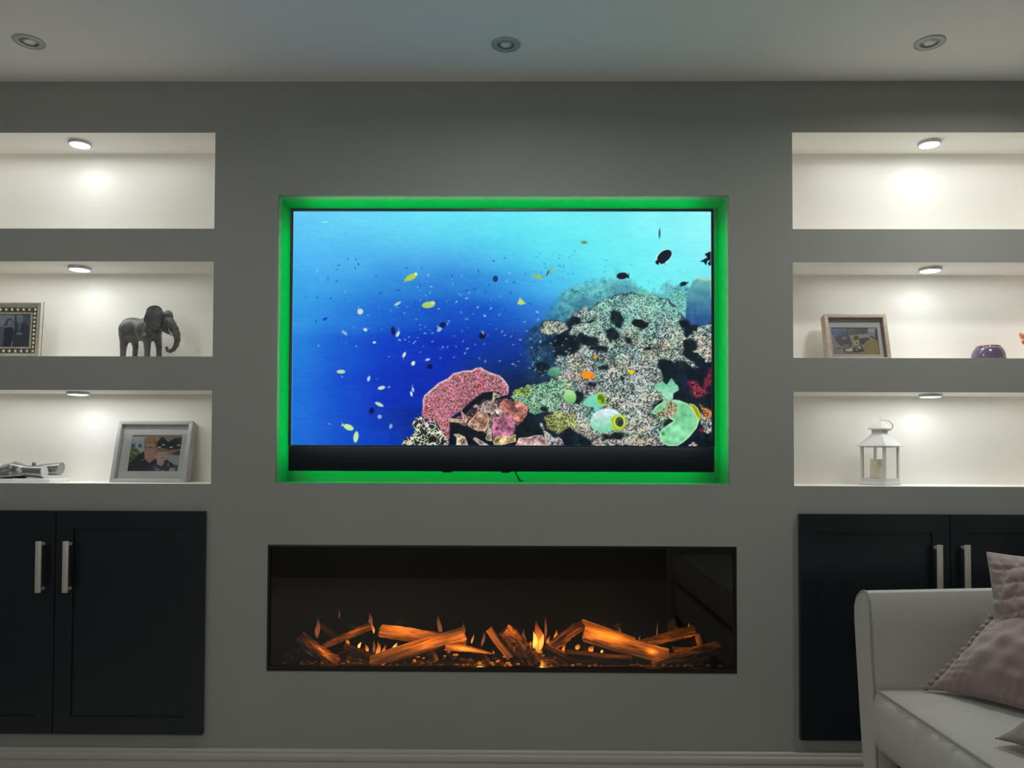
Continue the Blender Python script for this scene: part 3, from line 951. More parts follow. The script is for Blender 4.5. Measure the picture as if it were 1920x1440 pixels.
    fish(908, 625, 4, 1.6, 60, (150, 170, 200), False)
    fish(701, 772, 5, 6, 20, (8, 14, 90), False)
    fish(809, 689, 5, 4.5, 0, (4, 12, 70), False)
    fish(612, 600, 5, 2.4, -25, (16, 60, 190), False)
    fish(716, 783, 4, 4, 0, (140, 170, 225), False)
    fish(737, 801, 3, 4.6, 15, (150, 160, 215), False)
    fish(778, 724 + 8, 2, 4.6, -15, (190, 210, 230), False)
    fish(775, 740, 2.2, 5, -12, (215, 230, 215), False)
    fish(695, 712, 2.8, 5, 15, (190, 205, 230), False)
    fish(610, 417, 6.5, 1.3, 0, (150, 240, 236), False)
    fish(1103, 704, 11.5, 7.4, 6, (240, 146, 22), False)
    c.put(c.poly([(1112, 702), (1117, 699), (1115, 711), (1108, 710)], 0.8), (236, 130, 16))
    fish(1185, 698, 6, 4, 0, (222, 206, 20), False)
    fish(1118, 670, 4, 4, 0, (206, 150, 60), False)
    rg = np.random.default_rng(77)
    nf = 0
    while nf < 115:
        x, y = rg.normal(845, 105), rg.normal(625, 62)
        if not (560 < x < 1035 and 505 < y < 800) or (y > 690 and x > 800 and x < 965) or (x > 780 and y > 770) or (x > 985 and y < 540):
            continue
        ln = rg.uniform(0.9, 2.9)
        k = np.array([170, 195, 228]) + rg.uniform(-25, 35)
        fish(x, y, ln, ln * rg.uniform(0.3, 0.6), rg.uniform(-70, 70), k, False, rg.uniform(0.55, 0.95))
        nf += 1
    for _ in range(60):
        x, y = rg.uniform(570, 1010), rg.uniform(480, 640)
        fish(x, y, rg.uniform(1.2, 3.4), rg.uniform(0.8, 1.6), rg.uniform(-80, 80), (20, 66, 160), False, 0.7)
    for _ in range(30):
        x, y = rg.uniform(1000, 1085), rg.uniform(470, 530)
        fish(x, y, rg.uniform(1.2, 3.0), rg.uniform(0.6, 1.2), rg.uniform(20, 70), (50, 140, 180), False, 0.6)
    for _ in range(26):
        x, y = rg.uniform(985, 1075), rg.uniform(632, 712)
        fish(x, y, rg.uniform(1.2, 3.8), rg.uniform(0.8, 1.8), rg.uniform(-60, 60), (150, 180, 190), False, 0.7)
    for _ in range(14):
        x, y = rg.uniform(1130, 1300), rg.uniform(480, 535)
        fish(x, y, rg.uniform(1, 2.2), rg.uniform(0.7, 1.2), rg.uniform(-60, 60), (60, 150, 170), False, 0.6)
    c.put(np.clip((552.2 - X) / 1.5, 0, 1) * 0.6, (190, 235, 255))
    c.put(np.clip((X - 1332.4) / 1.5, 0, 1) * 0.5 * (Y < 560), (225, 250, 255))
    return c.a


def paint_father_child():
    c = Canvas(0, 0, 97, 72, 3.0, (176, 170, 160))

    def q(pts):            # zoomed photograph coordinates, sheared back upright
        o = []
        for x, y in pts:
            v = (y - 395) / 712
            o.append(((x - 473 + 108 * v) / 970 * 97, v * 72))
        return o

    def e(x, y, rx, ry, k, s=0.5, rot=0, a=1):
        (px, py), = q([(x, y)])
        c.put(c.ell(px, py, rx * 0.1, ry * 0.101, rot, s) * a, k)

    def p(pts, k, s=0.5):
        c.put(c.poly(q(pts), s), k)
    n = c.noise(3, 3)[..., None] - 0.5
    p([(440, 380), (700, 380), (690, 720), (400, 720)], (205, 214, 226))
    p([(440, 570), (520, 570), (510, 640), (430, 640)], (52, 104, 136))
    p([(580, 570), (645, 575), (640, 640), (575, 640)], (52, 104, 136))
    e(555, 560, 14, 60, (232, 236, 238))
    c.put(c.poly(q([(420, 660), (520, 630), (580, 690), (620, 780), (560, 830), (400, 960), (395, 900)]), 0.8), np.array([98, 128, 72]) + n * 110)
    c.put(c.poly(q([(410, 850), (520, 820), (500, 930), (400, 960)]), 0.8), np.array([52, 100, 74]) + n * 60)
    p([(470, 380), (1450, 380), (1445, 440), (470, 430)], (158, 140, 112), 0.8)
    p([(930, 420), (1450, 400), (1445, 470), (1160, 540), (1140, 480)], (150, 128, 98))
    p([(930, 560), (1000, 450), (1060, 430), (1150, 530), (1300, 450), (1445, 435), (1410, 660), (1180, 700), (930, 660)], (22, 26, 34))
    for x, y in ((1060, 585), (980, 635), (1205, 635), (1350, 592)):
        e(x, y, 34, 16, (236, 240, 240), 0.4)
    p([(1150, 690), (1400, 665), (1390, 790), (1150, 770)], (168, 132, 112))
    p([(1200, 770), (1330, 690), (1380, 720), (1370, 790)], (84, 52, 48))
    p([(1140, 800), (1385, 810), (1355, 985), (1180, 960)], (178, 192, 190))
    p([(1240, 970), (1355, 975), (1335, 1112), (1250, 1112)], (34, 118, 112))
    # the man
    p([(360, 1112), (400, 950), (560, 800), (680, 715), (720, 850), (790, 930), (900, 850), (1100, 860), (1230, 950), (1285, 1060), (1285, 1112)], (24, 28, 40), 0.6)
    p([(690, 780), (900, 800), (890, 870), (780, 940), (690, 860)], (206, 146, 128))
    e(655, 885, 14, 14, (222, 222, 222))
    e(815, 690, 118, 165, (226, 160, 136), 0.6)
    e(935, 680, 20, 36, (224, 150, 128))
    e(800, 560, 90, 50, (232, 174, 150), 1.2)
    e(820, 490, 118, 78, (172, 126, 74), 0.7)
    e(915, 545, 28, 60, (150, 106, 64), 0.8)
    e(715, 545, 16, 60, (176, 130, 80), 0.8)
    c.put(c.line(*q([(695, 632)])[0], *q([(935, 634)])[0], 0.9), (70, 44, 46))
    for gx in (750, 870):
        (px, py), = q([(gx, 655)])
        c.put(c.ell(px, py, 5.4, 3.6, 0, 0.5) * 0.75, (96, 66, 64))
        c.put(c.ell(px, py, 4.4, 2.7, 0, 0.5), (222, 172, 160))
        e(gx, 655, 12, 10, (90, 70, 66), 0.5)
    e(805, 710, 20, 24, (232, 150, 128), 0.8)
    e(790, 765, 52, 18, (196, 92, 84), 0.6)
    e(790, 760, 44, 9, (244, 226, 216), 0.4)
    e(770, 810, 50, 26, (226, 158, 134), 1.4)
    # the child
    p([(730, 1112), (780, 1000), (900, 940), (1090, 930), (1180, 960), (1260, 1112)], (46, 48, 66))
    p([(920, 900), (1060, 900), (1060, 960), (1000, 1000), (930, 960)], (222, 180, 172))
    e(1020, 745, 130, 92, (164, 132, 92), 0.7)
    e(1020, 810, 112, 112, (236, 190, 178), 0.6)
    e(890, 820, 18, 34, (228, 176, 166))
    e(1040, 690, 108, 34, (140, 110, 78), 0.9)
    for gx in (1000, 1085):
        e(gx, 775, 15, 9, (92, 84, 90), 0.5)
    e(1048, 805, 14, 16, (228, 172, 160), 0.7)
    e(1040, 845, 40, 11, (178, 92, 96), 0.6)
    c.put(c.line(*q([(890, 1010)])[0], *q([(950, 1060)])[0], 1.0), (140, 144, 160))
    c.put(c.line(*q([(1150, 930)])[0], *q([(1140, 1010)])[0], 0.9), (120, 150, 160))
    e(930, 1070, 50, 26, (132, 134, 156), 0.8)
    e(1215, 1075, 62, 46, (220, 170, 160), 0.7)
    e(1035, 1100, 36, 22, (214, 190, 150), 0.6)
    return 255 * (np.clip(c.a, 0, 255) / 255) ** 0.72 + (c.noise(1.2, 9)[..., None] - 0.5) * 12


def paint_floor_play():
    c = Canvas(0, 0, 88, 55, 3.0, (128, 122, 112))

    def q(pts):
        o = []
        for x, y in pts:
            v = (y - 385) / 660
            o.append(((x - 375 - 65 * v) / 1042 * 88, v * 55))
        return o

    def e(x, y, rx, ry, k, s=0.5, rot=0):
        (px, py), = q([(x, y)])
        c.put(c.ell(px, py, rx * 0.0845, ry * 0.0833, rot, s), k)

    def p(pts, k, s=0.5):
        c.put(c.poly(q(pts), s), k)
    n = c.noise(3, 3)[..., None] - 0.5
    p([(1050, 820), (1280, 640), (1420, 690), (1500, 1060), (900, 1060), (1000, 960)], (148, 122, 76), 3)
    p([(820, 560), (1230, 540), (1290, 640), (1040, 720), (830, 720)], (158, 146, 124), 1.5)
    p([(360, 370), (830, 370), (800, 540), (390, 585)], (34, 52, 92), 1)
    e(500, 470, 110, 70, (40, 70, 132), 4)
    p([(720, 370), (1230, 380), (1210, 530), (820, 570), (740, 480)], (48, 56, 64), 1)
    p([(1220, 395), (1390, 400), (1370, 560), (1220, 520)], (150, 170, 186), 1)
    p([(1220, 470), (1370, 520), (1340, 590), (1230, 540)], (110, 140, 140), 1)
    p([(1380, 420), (1440, 420), (1460, 720), (1380, 660), (1370, 520)], (48, 46, 52), 0.8)
    p([(1240, 560), (1400, 640), (1400, 690), (1260, 610)], (74, 76, 80), 0.8)
    p([(450, 610), (600, 560), (700, 480), (790, 560), (840, 680), (860, 780), (830, 870), (700, 880), (560, 780)], (36, 42, 52), 0.8)
    e(690, 640, 48, 34, (148, 112, 108), 1)
    e(740, 470, 40, 60, (30, 36, 48), 1)
    c.put(c.line(*q([(715, 400)])[0], *q([(720, 470)])[0], 0.7), (140, 146, 156))
    e(740, 830, 90, 45, (120, 98, 92), 1)
    p([(1010, 660), (1180, 610), (1260, 650), (1120, 780), (1010, 830)], (44, 48, 52), 0.7)
    e(1150, 640, 40, 20, (66, 70, 74))
    p([(900, 690), (1010, 680), (1035, 800), (900, 800)], (206, 170, 104), 0.6)
    e(970, 760, 30, 14, (70, 56, 40))
    e(955, 640, 60, 64, (56, 44, 40), 0.6)
    e(985, 690, 24, 24, (180, 136, 112), 0.7)
    p([(640, 890), (880, 870), (1080, 830), (1140, 950), (1000, 985), (700, 985)], (50, 46, 46), 0.8)
    p([(700, 910), (860, 870), (890, 930), (820, 965), (720, 950)], (216, 200, 166), 0.6)
    p([(975, 845), (1040, 840), (1075, 900), (1010, 890)], (216, 200, 172), 0.6)
    e(965, 910, 26, 30, (130, 126, 136), 0.7)
    e(560, 880, 50, 26, (96, 74, 66), 1.5)
    e(800, 850, 40, 16, (110, 60, 50), 1)
    return 255 * (np.clip(c.a, 0, 255) / 255) ** 0.72 + n * 16


def paint_couple():
    c = Canvas(0, 0, 57, 66, 3.0, (96, 108, 128))

    def q(pts):
        return [((x / 11.08 + 8.0), (y - 370) / 11.08) for x, y in pts]

    def e(x, y, rx, ry, k, s=0.5, rot=0):
        (px, py), = q([(x, y)])
        c.put(c.ell(px, py, rx / 11.08, ry / 11.08, rot, s), k)

    def p(pts, k, s=0.5):
        c.put(c.poly(q(pts), s), k)
    p([(-100, 360), (210, 360), (210, 700), (-100, 700)], (176, 186, 200), 1)
    p([(210, 360), (260, 360), (260, 1100), (210, 1100)], (62, 70, 90), 0.8)
    p([(370, 360), (560, 360), (560, 1100), (370, 1100)], (92, 108, 126), 1.5)
    p([(240, 560), (420, 560), (510, 640), (545, 1100), (190, 1100), (220, 700)], (62, 66, 84), 0.8)
    p([(270, 560), (360, 560), (330, 700), (290, 760)], (104, 126, 156), 0.8)
    e(312, 470, 66, 95, (130, 168, 205), 0.7)
    e(300, 400, 66, 36, (168, 184, 205), 0.9)
    e(320, 800, 62, 30, (140, 172, 204), 0.7)
    e(110, 560, 80, 105, (74, 92, 130), 0.8)
    e(50, 620, 50, 70, (80, 98, 136), 1)
    e(125, 560, 50, 64, (140, 170, 205), 0.6)
    p([(-10, 640), (60, 620), (190, 630), (195, 700), (0, 780)], (160, 182, 206), 0.7)
    p([(30, 660), (180, 650), (200, 760), (190, 960), (160, 1100), (10, 1100), (20, 860), (10, 720)], (44, 48, 68), 0.8)
    p([(-90, 640), (10, 640), (10, 1000), (-90, 1100)], (100, 118, 140), 1)
    p([(170, 1000), (210, 960), (205, 1080), (165, 1090)], (140, 166, 190), 0.8)
    return 255 * (np.clip(c.a, 0, 255) / 255) ** 0.72 + (c.noise(1.2, 4)[..., None] - 0.5) * 12


# ------------------------------------------------------------------ the room
def U(x):
    return x * S


def H(z):
    return CH + z * S


CEIL = H(700.5)
XL, XR, YB = -2.32, 2.2, -4.3
NB = 0.19                                   # niche depth
NZ = [(418.6, 602.2), (175.6, 355.9), (-64.2, 111.7)]
NX = [(-1092.0, -578.3), (514.0, 1027.0)]
niches = [(U(a), U(b), H(z0), H(z1)) for (a, b) in NX for (z0, z1) in NZ]
TVH = (U(-457.2), U(394.2), H(-61.6), H(482.2))
FIH = (U(-469.6), U(406.4), H(-412.4), H(-177.5))
pL, pL2 = at(390, 958, 0), at(380, 1374, 0)
pR, pR2 = at(1493, 963, 0), at(1501, 1384, 0)
CABL = (U(-1185), (pL.x + pL2.x) / 2, pL2.z, pL.z)
CABR = ((pR.x + pR2.x) / 2, U(1102), pR2.z, pR.z)
CIN = 0.012
holes = niches + [TVH, FIH] + [(c[0] + CIN, c[1] - CIN, c[2] + CIN, c[3] - CIN) for c in (CABL, CABR)]


def wall_with_holes(name, x0, x1, z0, z1, hs, mat):
    xs = sorted({x0, x1} | {h[0] for h in hs} | {h[1] for h in hs})
    zs = sorted({z0, z1} | {h[2] for h in hs} | {h[3] for h in hs})
    bm = bmesh.new()
    vd = {}

    def V(x, z):
        if (x, z) not in vd:
            vd[(x, z)] = bm.verts.new((x, 0, z))
        return vd[(x, z)]
    for i in range(len(xs) - 1):
        for j in range(len(zs) - 1):
            cx, cz = (xs[i] + xs[i + 1]) / 2, (zs[j] + zs[j + 1]) / 2
            if any(h[0] < cx < h[1] and h[2] < cz < h[3] for h in hs):
                continue
            bm.faces.new((V(xs[i], zs[j]), V(xs[i + 1], zs[j]), V(xs[i + 1], zs[j + 1]), V(xs[i], zs[j + 1])))
    return bm_obj(name, bm, mat, recalc=False)


def open_box(name, x0, x1, z0, z1, depth, mat, parent=None, y0=0.0):
    """back and four sides of a recess, open to the room"""
    v = [(x0, y0, z0), (x1, y0, z0), (x1, y0, z1), (x0, y0, z1), (x0, depth, z0), (x1, depth, z0), (x1, depth, z1), (x0, depth, z1)]
    f = [(4, 5, 6, 7), (0, 1, 5, 4), (3, 7, 6, 2), (0, 4, 7, 3), (1, 2, 6, 5)]
    return mk(name, v, f, mat, parent)


wall = tag(wall_with_holes('wall_front', XL, XR, 0, CEIL, holes, M['wall']), kind='structure')
for n_ in niches:
    open_box('niche', *n_, NB, M['niche'], wall)
TVD = 0.135
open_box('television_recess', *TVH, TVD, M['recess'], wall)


def plane(name, v, mat):
    return tag(mk(name, v, [(0, 1, 2, 3)], mat), kind='structure')


plane('floor', [(XL, YB, 0), (XR, YB, 0), (XR, 0, 0), (XL, 0, 0)], M['carpet'])
plane('wall_left', [(XL, YB, 0), (XL, 0, 0), (XL, 0, CEIL), (XL, YB, CEIL)], M['wall'])
plane('wall_right', [(XR, 0, 0), (XR, YB, 0), (XR, YB, CEIL), (XR, 0, CEIL)], M['wall'])
plane('wall_back', [(XR, YB, 0), (XL, YB, 0), (XL, YB, CEIL), (XR, YB, CEIL)], M['wall'])

# ceiling with round cut-outs for the downlights
DL = [atz(px, py, CEIL) for px, py in ((54.5, 77.5), (948.5, 83), (1743, 79.5))]
dl_all = [Vector((p.x, p.y, CEIL)) for p in DL]
plane('ceiling', [(XL, 0, CEIL), (XR, 0, CEIL), (XR, YB, CEIL), (XL, YB, CEIL)], M['ceiling'])

# skirting board with a stepped moulding, runs past the whole wall
SK = at(200, 1405, -0.02).z
prof = [(0, 0), (-0.020, 0), (-0.020, SK - 0.044), (-0.0175, SK - 0.040), (-0.0175, SK - 0.036), (-0.020, SK - 0.033), (-0.020, SK - 0.020), (-0.016, SK - 0.014), (-0.012, SK - 0.012), (-0.012, SK - 0.008), (-0.009, SK - 0.003), (-0.005, SK), (0, SK)]
v_, f_ = [], []
for x in (XL, XR):
    v_ += [(x, y, z) for y, z in prof]
n_ = len(prof)
for i in range(n_ - 1):
    f_.append((i, i + n_, i + 1 + n_, i + 1))
f_ += [tuple(range(n_)), tuple(range(n_, 2 * n_))[::-1]]
bs = mk('baseboard_front', v_, f_, M['skirt'])
auto_smooth(tag(bs, kind='structure'), 35)


# ------------------------------------------------------------------ downlights in the ceiling (switched off)
def copy_tree(o, loc):
    c = o.copy()
    COL.objects.link(c)
    c.location = loc
    for ch in list(o.children):
        d = ch.copy()
        COL.objects.link(d)
        d.parent = c
        d.matrix_parent_inverse = Matrix.Identity(4)
    return c


def downlight(loc, label, group, lens_mat):
    t = thing('recessed_downlight', loc, label, 'downlight', group)
    pr = [(0.0265, 0.0), (0.0265, -0.0035), (0.029, -0.005), (0.043, -0.0045), (0.0455, -0.0025), (0.0455, 0.0)]
    lathe('rim', pr, loc, M['dl_rim'], t, 36, cap=False)
    pr = [(0.0268, -0.001), (0.0225, -0.0035), (0.0195, -0.0045), (0.0178, -0.002), (0.0178, -0.0005)]
    lathe('reflector_ring', pr, loc, M['dl_ring'], t, 30, cap=False)
    pr = [(0.0182, -0.0005), (0.0165, -0.0030), (0.011, -0.0050), (0.0, -0.0056)]
    lathe('lens', pr, loc, lens_mat, t, 28, cap=False)
    for ch in t.children:                     # local mesh data, so that copies can share it
        ch.data.transform(Matrix.Translation(-Vector(loc)))
        ch.matrix_parent_inverse = Matrix.Identity(4)
    return t


names = ['unlit round downlight in the ceiling near its left end', 'unlit round downlight in the ceiling above the television', 'unlit round downlight in the ceiling above the right-hand niches']
d0 = downlight(dl_all[0], names[0], 'unlit downlights along the media wall', M['bulb'])
for p, nm in zip(dl_all[1:], names[1:]):
    d = copy_tree(d0, p)
    d['label'] = nm

# ------------------------------------------------------------------ niche lights
PK = [(150, 268.5), (149.5, 502.5), (146.5, 737), (1742.5, 269), (1744, 504.5), (1744.5, 741)]
where = ['the empty top left niche', 'the niche with the elephant', 'the niche with the clasped hands', 'the empty top right niche', 'the niche with the wooden photo frame', 'the niche with the white lantern']
pk0 = None
for i, (px, py) in enumerate(PK):
    zt = niches[i][3]
    loc = Vector((at(px, py, 0.085).x, 0.085, zt))
    lb = 'lit round silver puck light on the ceiling of ' + where[i]
    if pk0 is None:
        pk0 = thing('puck_light', loc, lb, 'puck light', 'lit puck lights in the niches')
        lathe('housing', [(0.0325, 0.0), (0.0375, 0.0), (0.0375, -0.0085), (0.0355, -0.0105), (0.0330, -0.0105), (0.0325, -0.0085)], (0, 0, 0), M['puck_rim'], None, 36, cap=False)
        h = bpy.data.objects['housing']
        h.parent = pk0
        lathe('lens', [(0.0332, -0.0085), (0.0320, -0.0112), (0.018, -0.0125), (0.0, -0.0128)], (0, 0, 0), M['puck_lens'], None, 32, cap=False)
        h = [o for o in COL.objects if o.name.startswith('lens') and o.parent is None][0]
        h.parent = pk0
    else:
        c = copy_tree(pk0, loc)
        c['label'] = lb
    # the beam of the puck, and an added soft fill lamp along the niche, without a fixture
    lamp('puck_beam', 'AREA', loc - Vector((0, 0, 0.0145)), PUCK_W, (0.90, 0.95, 1.0), shape='DISK', size=0.060, spread=R(140))
    lamp('niche_fill', 'AREA', (loc.x, 0.060, zt - 0.0130), NICHE_FILL_W, (1.0, 1.0, 0.99), shape='ELLIPSE', size=0.84, size_y=0.11)



# ------------------------------------------------------------------ television
tvc = Vector(((TVH[0] + TVH[1]) / 2, 0.03, at(940, 885, 0.02).z))
tv = thing('television', tvc, 'wall mounted flat television showing a coral reef, framed by green light', 'television')
TY = 0.022
q0, q1 = at(545.5, 391.5, TY), at(1340, 885.5, TY)
s0, s1 = at(550.5, 396.5, TY), at(1334.3, 836.5, TY)
tx0, tx1, tz0, tz1 = q0.x, q1.x, q1.z, q0.z
sx0, sx1, sz0, sz1 = s0.x, s1.x, s1.z, s0.z


def ring(name, o, i, y0, y1, mat, parent, bevel=0.0):
    """flat rectangular frame from y0 (front) to y1; o and i are (x0, x1, z0, z1)"""
    bm = bmesh.new()
    L = []
    for y in (y0, y1):
        L.append([bm.verts.new((x, y, z)) for x, z in ((o[0], o[2]), (o[1], o[2]), (o[1], o[3]), (o[0], o[3]))])
        L.append([bm.verts.new((x, y, z)) for x, z in ((i[0], i[2]), (i[1], i[2]), (i[1], i[3]), (i[0], i[3]))])
    of, inf, ob, ib = L
    for k in range(4):
        j = (k + 1) % 4
        bm.faces.new((of[k], of[j], inf[j], inf[k]))
        bm.faces.new((ob[j], ob[k], ib[k], ib[j]))
        bm.faces.new((of[j], of[k], ob[k], ob[j]))
        bm.faces.new((inf[k], inf[j], ib[j], ib[k]))
    if bevel:
        bmesh.ops.bevel(bm, geom=bm.edges[:], offset=bevel, segments=2, profile=0.5, affect='EDGES')
    ob_ = bm_obj(name, bm, mat, parent)
    return auto_smooth(ob_, 40)


ring('bezel', (tx0, tx1, sz0 - 0.004, tz1), (sx0, sx1, sz0, sz1), TY - 0.003, TY + 0.03, M['bezel'], tv, 0.0008)
reef = paint_reef()
picture('screen', [(sx0, TY, sz1), (sx1, TY, sz1), (sx1, TY, sz0), (sx0, TY, sz0)], reef, M['screen'], tv)
box('speaker_panel', (tx0 + 0.001, TY - 0.004, tz0), (tx1 - 0.001, TY + 0.03, sz0 - 0.0045), M['speaker'], tv, 0.003)
box('rear_housing', (tx0 + 0.012, TY + 0.0305, tz0 + 0.012), (tx1 - 0.012, TY + 0.05, tz1 - 0.012), M['bezel'], tv, 0.004)
for px in (838, 948):
    a = at(px, 885, TY)
    box('sensor_lip', (a.x - 0.016, TY, tz0 - 0.0045), (a.x + 0.016, TY + 0.02, tz0 + 0.001), M['bezel'], tv, 0.002)
a, b = at(966, 884, 0.075), at(975, 903, TVD - 0.004)
tube('power_cable', [(a.x - 0.004, 0.06, tz0 + 0.03), (a.x, 0.085, a.z), (a.x + 0.006, 0.11, (a.z + b.z) / 2 + 0.003), (b.x, TVD - 0.006, b.z + 0.004), (b.x + 0.01, TVD - 0.008, TVH[2] + 0.004)], 0.0028, M['bezel'], tv, 6)
# the strip of green leds round the back of the set
LY = TY + 0.062
led = thing('led_strip', (tvc.x, LY, tvc.z), 'green glowing led strip around the back of the television', 'led strip')
e0 = 0.022
box('light_run', (tx0 + e0, LY - 0.005, tz1 - e0 - 0.004), (tx1 - e0, LY + 0.005, tz1 - e0), M['led'], led)
box('light_run', (tx0 + e0, LY - 0.005, tz0 + e0), (tx1 - e0, LY + 0.005, tz0 + e0 + 0.004), M['led'], led)
box('light_run', (tx0 + e0, LY - 0.005, tz0 + e0 + 0.004), (tx0 + e0 + 0.004, LY + 0.005, tz1 - e0 - 0.004), M['led'], led)
box('light_run', (tx1 - e0 - 0.004, LY - 0.005, tz0 + e0 + 0.004), (tx1 - e0, LY + 0.005, tz1 - e0 - 0.004), M['led'], led)
box('wall_bracket', (tvc.x - 0.25, TY + 0.0505, (tz0 + tz1) / 2 - 0.15), (tvc.x + 0.25, TVD - 0.001, (tz0 + tz1) / 2 + 0.15), M['bezel'], tv, 0.003)

# ------------------------------------------------------------------ cupboards under the niches
def cupboard(c, seam, label, handles, hz):
    x0, x1, z0, z1 = c
    t = thing('media_cabinet', ((x0 + x1) / 2, -0.02, z0), label, 'cabinet')
    v = [(x0 + CIN, 0, z0 + CIN), (x1 - CIN, 0, z0 + CIN), (x1 - CIN, 0, z1 - CIN), (x0 + CIN, 0, z1 - CIN)]
    open_box('carcass', x0 + CIN, x1 - CIN, z0 + CIN, z1 - CIN, 0.3, M['navy_in'], t)
    doors = []
    for a, b in ((x0, seam - 0.0015), (seam + 0.0015, x1)):
        bm = bmesh.new()
        st = 0.083
        add_box(bm, (a, -0.020, z0), (b, -0.0015, z1), 0.0)
        # recessed shaker panel
        ff = [f for f in bm.faces if f.calc_center_median().y < -0.0199]
        r = bmesh.ops.inset_region(bm, faces=ff, thickness=st)
        ff = [f for f in bm.faces if f.calc_center_median().y < -0.0199 and abs(f.calc_center_median().x - (a + b) / 2) < 0.01 and abs(f.calc_center_median().z - (z0 + z1) / 2) < 0.01]
        ex = bmesh.ops.inset_region(bm, faces=ff, thickness=0.0015, depth=-0.006)
        doors.append(bm_obj('door', bm, M['navy'], t))
    for d, px in zip(doors, handles):
        a, b = at(px[0], hz[0], -0.05), at(px[1], hz[1], -0.05)
        x = (a.x + b.x) / 2
        w2 = 0.0095
        bm = bmesh.new()
        add_box(bm, (x - w2, -0.053, b.z), (x + w2, -0.046, a.z), 0.0012)
        add_box(bm, (x - w2 * 0.6, -0.0465, b.z + 0.006), (x + w2 * 0.6, -0.0202, b.z + 0.016), 0.0008)
        add_box(bm, (x - w2 * 0.6, -0.0465, a.z - 0.016), (x + w2 * 0.6, -0.0202, a.z - 0.006), 0.0008)
        o = bm_obj('handle', bm, M['steel'], d)
        auto_smooth(o, 50)
        o['label'] = 'brushed steel bar handle'
    return t


cupboard(CABL, at(102, 1150, -0.02).x, 'dark navy double door cupboard under the left niches, fully in the open', ((72.5, 70.5), (124, 121)), (1015, 1111.5))
cupboard(CABR, at(1782, 1040, -0.02).x, 'dark navy double door cupboard under the right niches, partly behind the sofa', ((1761.5, 1764), (1813.5, 1816)), (1022, 1119))

# ------------------------------------------------------------------ electric fire
fx0, fx1, fz0, fz1 = FIH
FD = 0.26
fire = thing('electric_fireplace', ((fx0 + fx1) / 2, 0.0, fz0), 'wide black built in electric fireplace with log flames below the television', 'fireplace')
open_box('firebox', fx0, fx1, fz0, fz1, FD, M['black'], fire)
ring('trim_frame', (fx0 + 0.0005, fx1 - 0.0005, fz0 + 0.0005, fz1 - 0.0005), (fx0 + 0.008, fx1 - 0.008, fz0 + 0.016, fz1 - 0.008), -0.002, 0.02, M['black_trim'], fire, 0.0008)
box('glass_pane', (fx0 + 0.0085, 0.008, fz0 + 0.0165), (fx1 - 0.0085, 0.012, fz1 - 0.0085), M['fireglass'], fire)
box('ember_tray', (fx0 + 0.009, 0.022, fz0 + 0.001), (fx1 - 0.009, FD - 0.002, fz0 + 0.014), M['black_trim'], fire, 0.002)
FLZ = fz0 + 0.014


def log_obj(p0, p1, r, kind='split', seed=0, parent=None, flat=1.0):
    """irregular log from p0 to p1 (metres), with ragged outline and clean sawn ends"""
    rg = np.random.default_rng(seed)
    p0, p1 = Vector(p0), Vector(p1)
    ax = (p1 - p0)
    L = ax.length
    t = ax.normalized()
    u = t.cross(Vector((0, 1, 0))).normalized()       # roughly up or down
    v = t.cross(u)
    n = 18 if kind == 'bark' else 11
    m = 22
    vs_, fs, gr = [], [], []
    rad0 = 1 + 0.22 * rg.standard_normal(n) * (0.6 if kind == 'bark' else 1.0)
    bend = rg.uniform(-0.06, 0.06) * r * 3
    for i in range(m + 1):
        s = i / m
        tap = 1.0
        if kind == 'wedge':
            tap = 1.0 - 0.85 * s
        c = p0 + ax * s + u * bend * math.sin(math.pi * s)
        for k in range(n):
            a = 2 * math.pi * k / n + 0.3
            rr = r * tap * (1 + (rad0[k] - 1) * (0.8 + 0.5 * math.sin(s * 5 + k))) * (1 + (0.075 if kind == 'bark' else 0.03) * rg.standard_normal())
            du, dv = math.cos(a) * rr, math.sin(a) * rr * flat
            vs_.append(c + u * du + v * dv + t * (rg.uniform(-1, 1) * r * 0.18 if i in (0, m) else 0))
            gr.append((s * L * 14 + seed, k / n * 7.0 * (1 if k < n / 2 else 1), seed * 3.1 + (2.2 if kind == 'bark' else 0)))
    for i in range(m):
        for k in range(n):
            k2 = (k + 1) % n
            fs.append((i * n + k, i * n + k2, (i + 1) * n + k2, (i + 1) * n + k))
    fs.append(tuple(range(n))[::-1])
    fs.append(tuple(range(m * n, m * n + n)))
    mid = (p0 + p1) / 2
    base = Vector((mid.x, mid.y, min(p0.z, p1.z) - r))
    o = mk('log', vs_, fs, M[{'bark': 'bark', 'char': 'char'}.get(kind, 'log')], parent, origin=base)
    at_ = o.data.attributes.new('grain', 'FLOAT_VECTOR', 'POINT')
    g = np.array(gr, np.float32)
    # the grain runs along the log: stretched down its length, fine around it
    g[:, 0] *= 1.0 if kind == 'bark' else 0.6
    g[:, 1] *= 1.6 if kind == 'bark' else 2.8
    at_.data.foreach_set('vector', g.ravel())
    auto_smooth(o, 32)
    return o


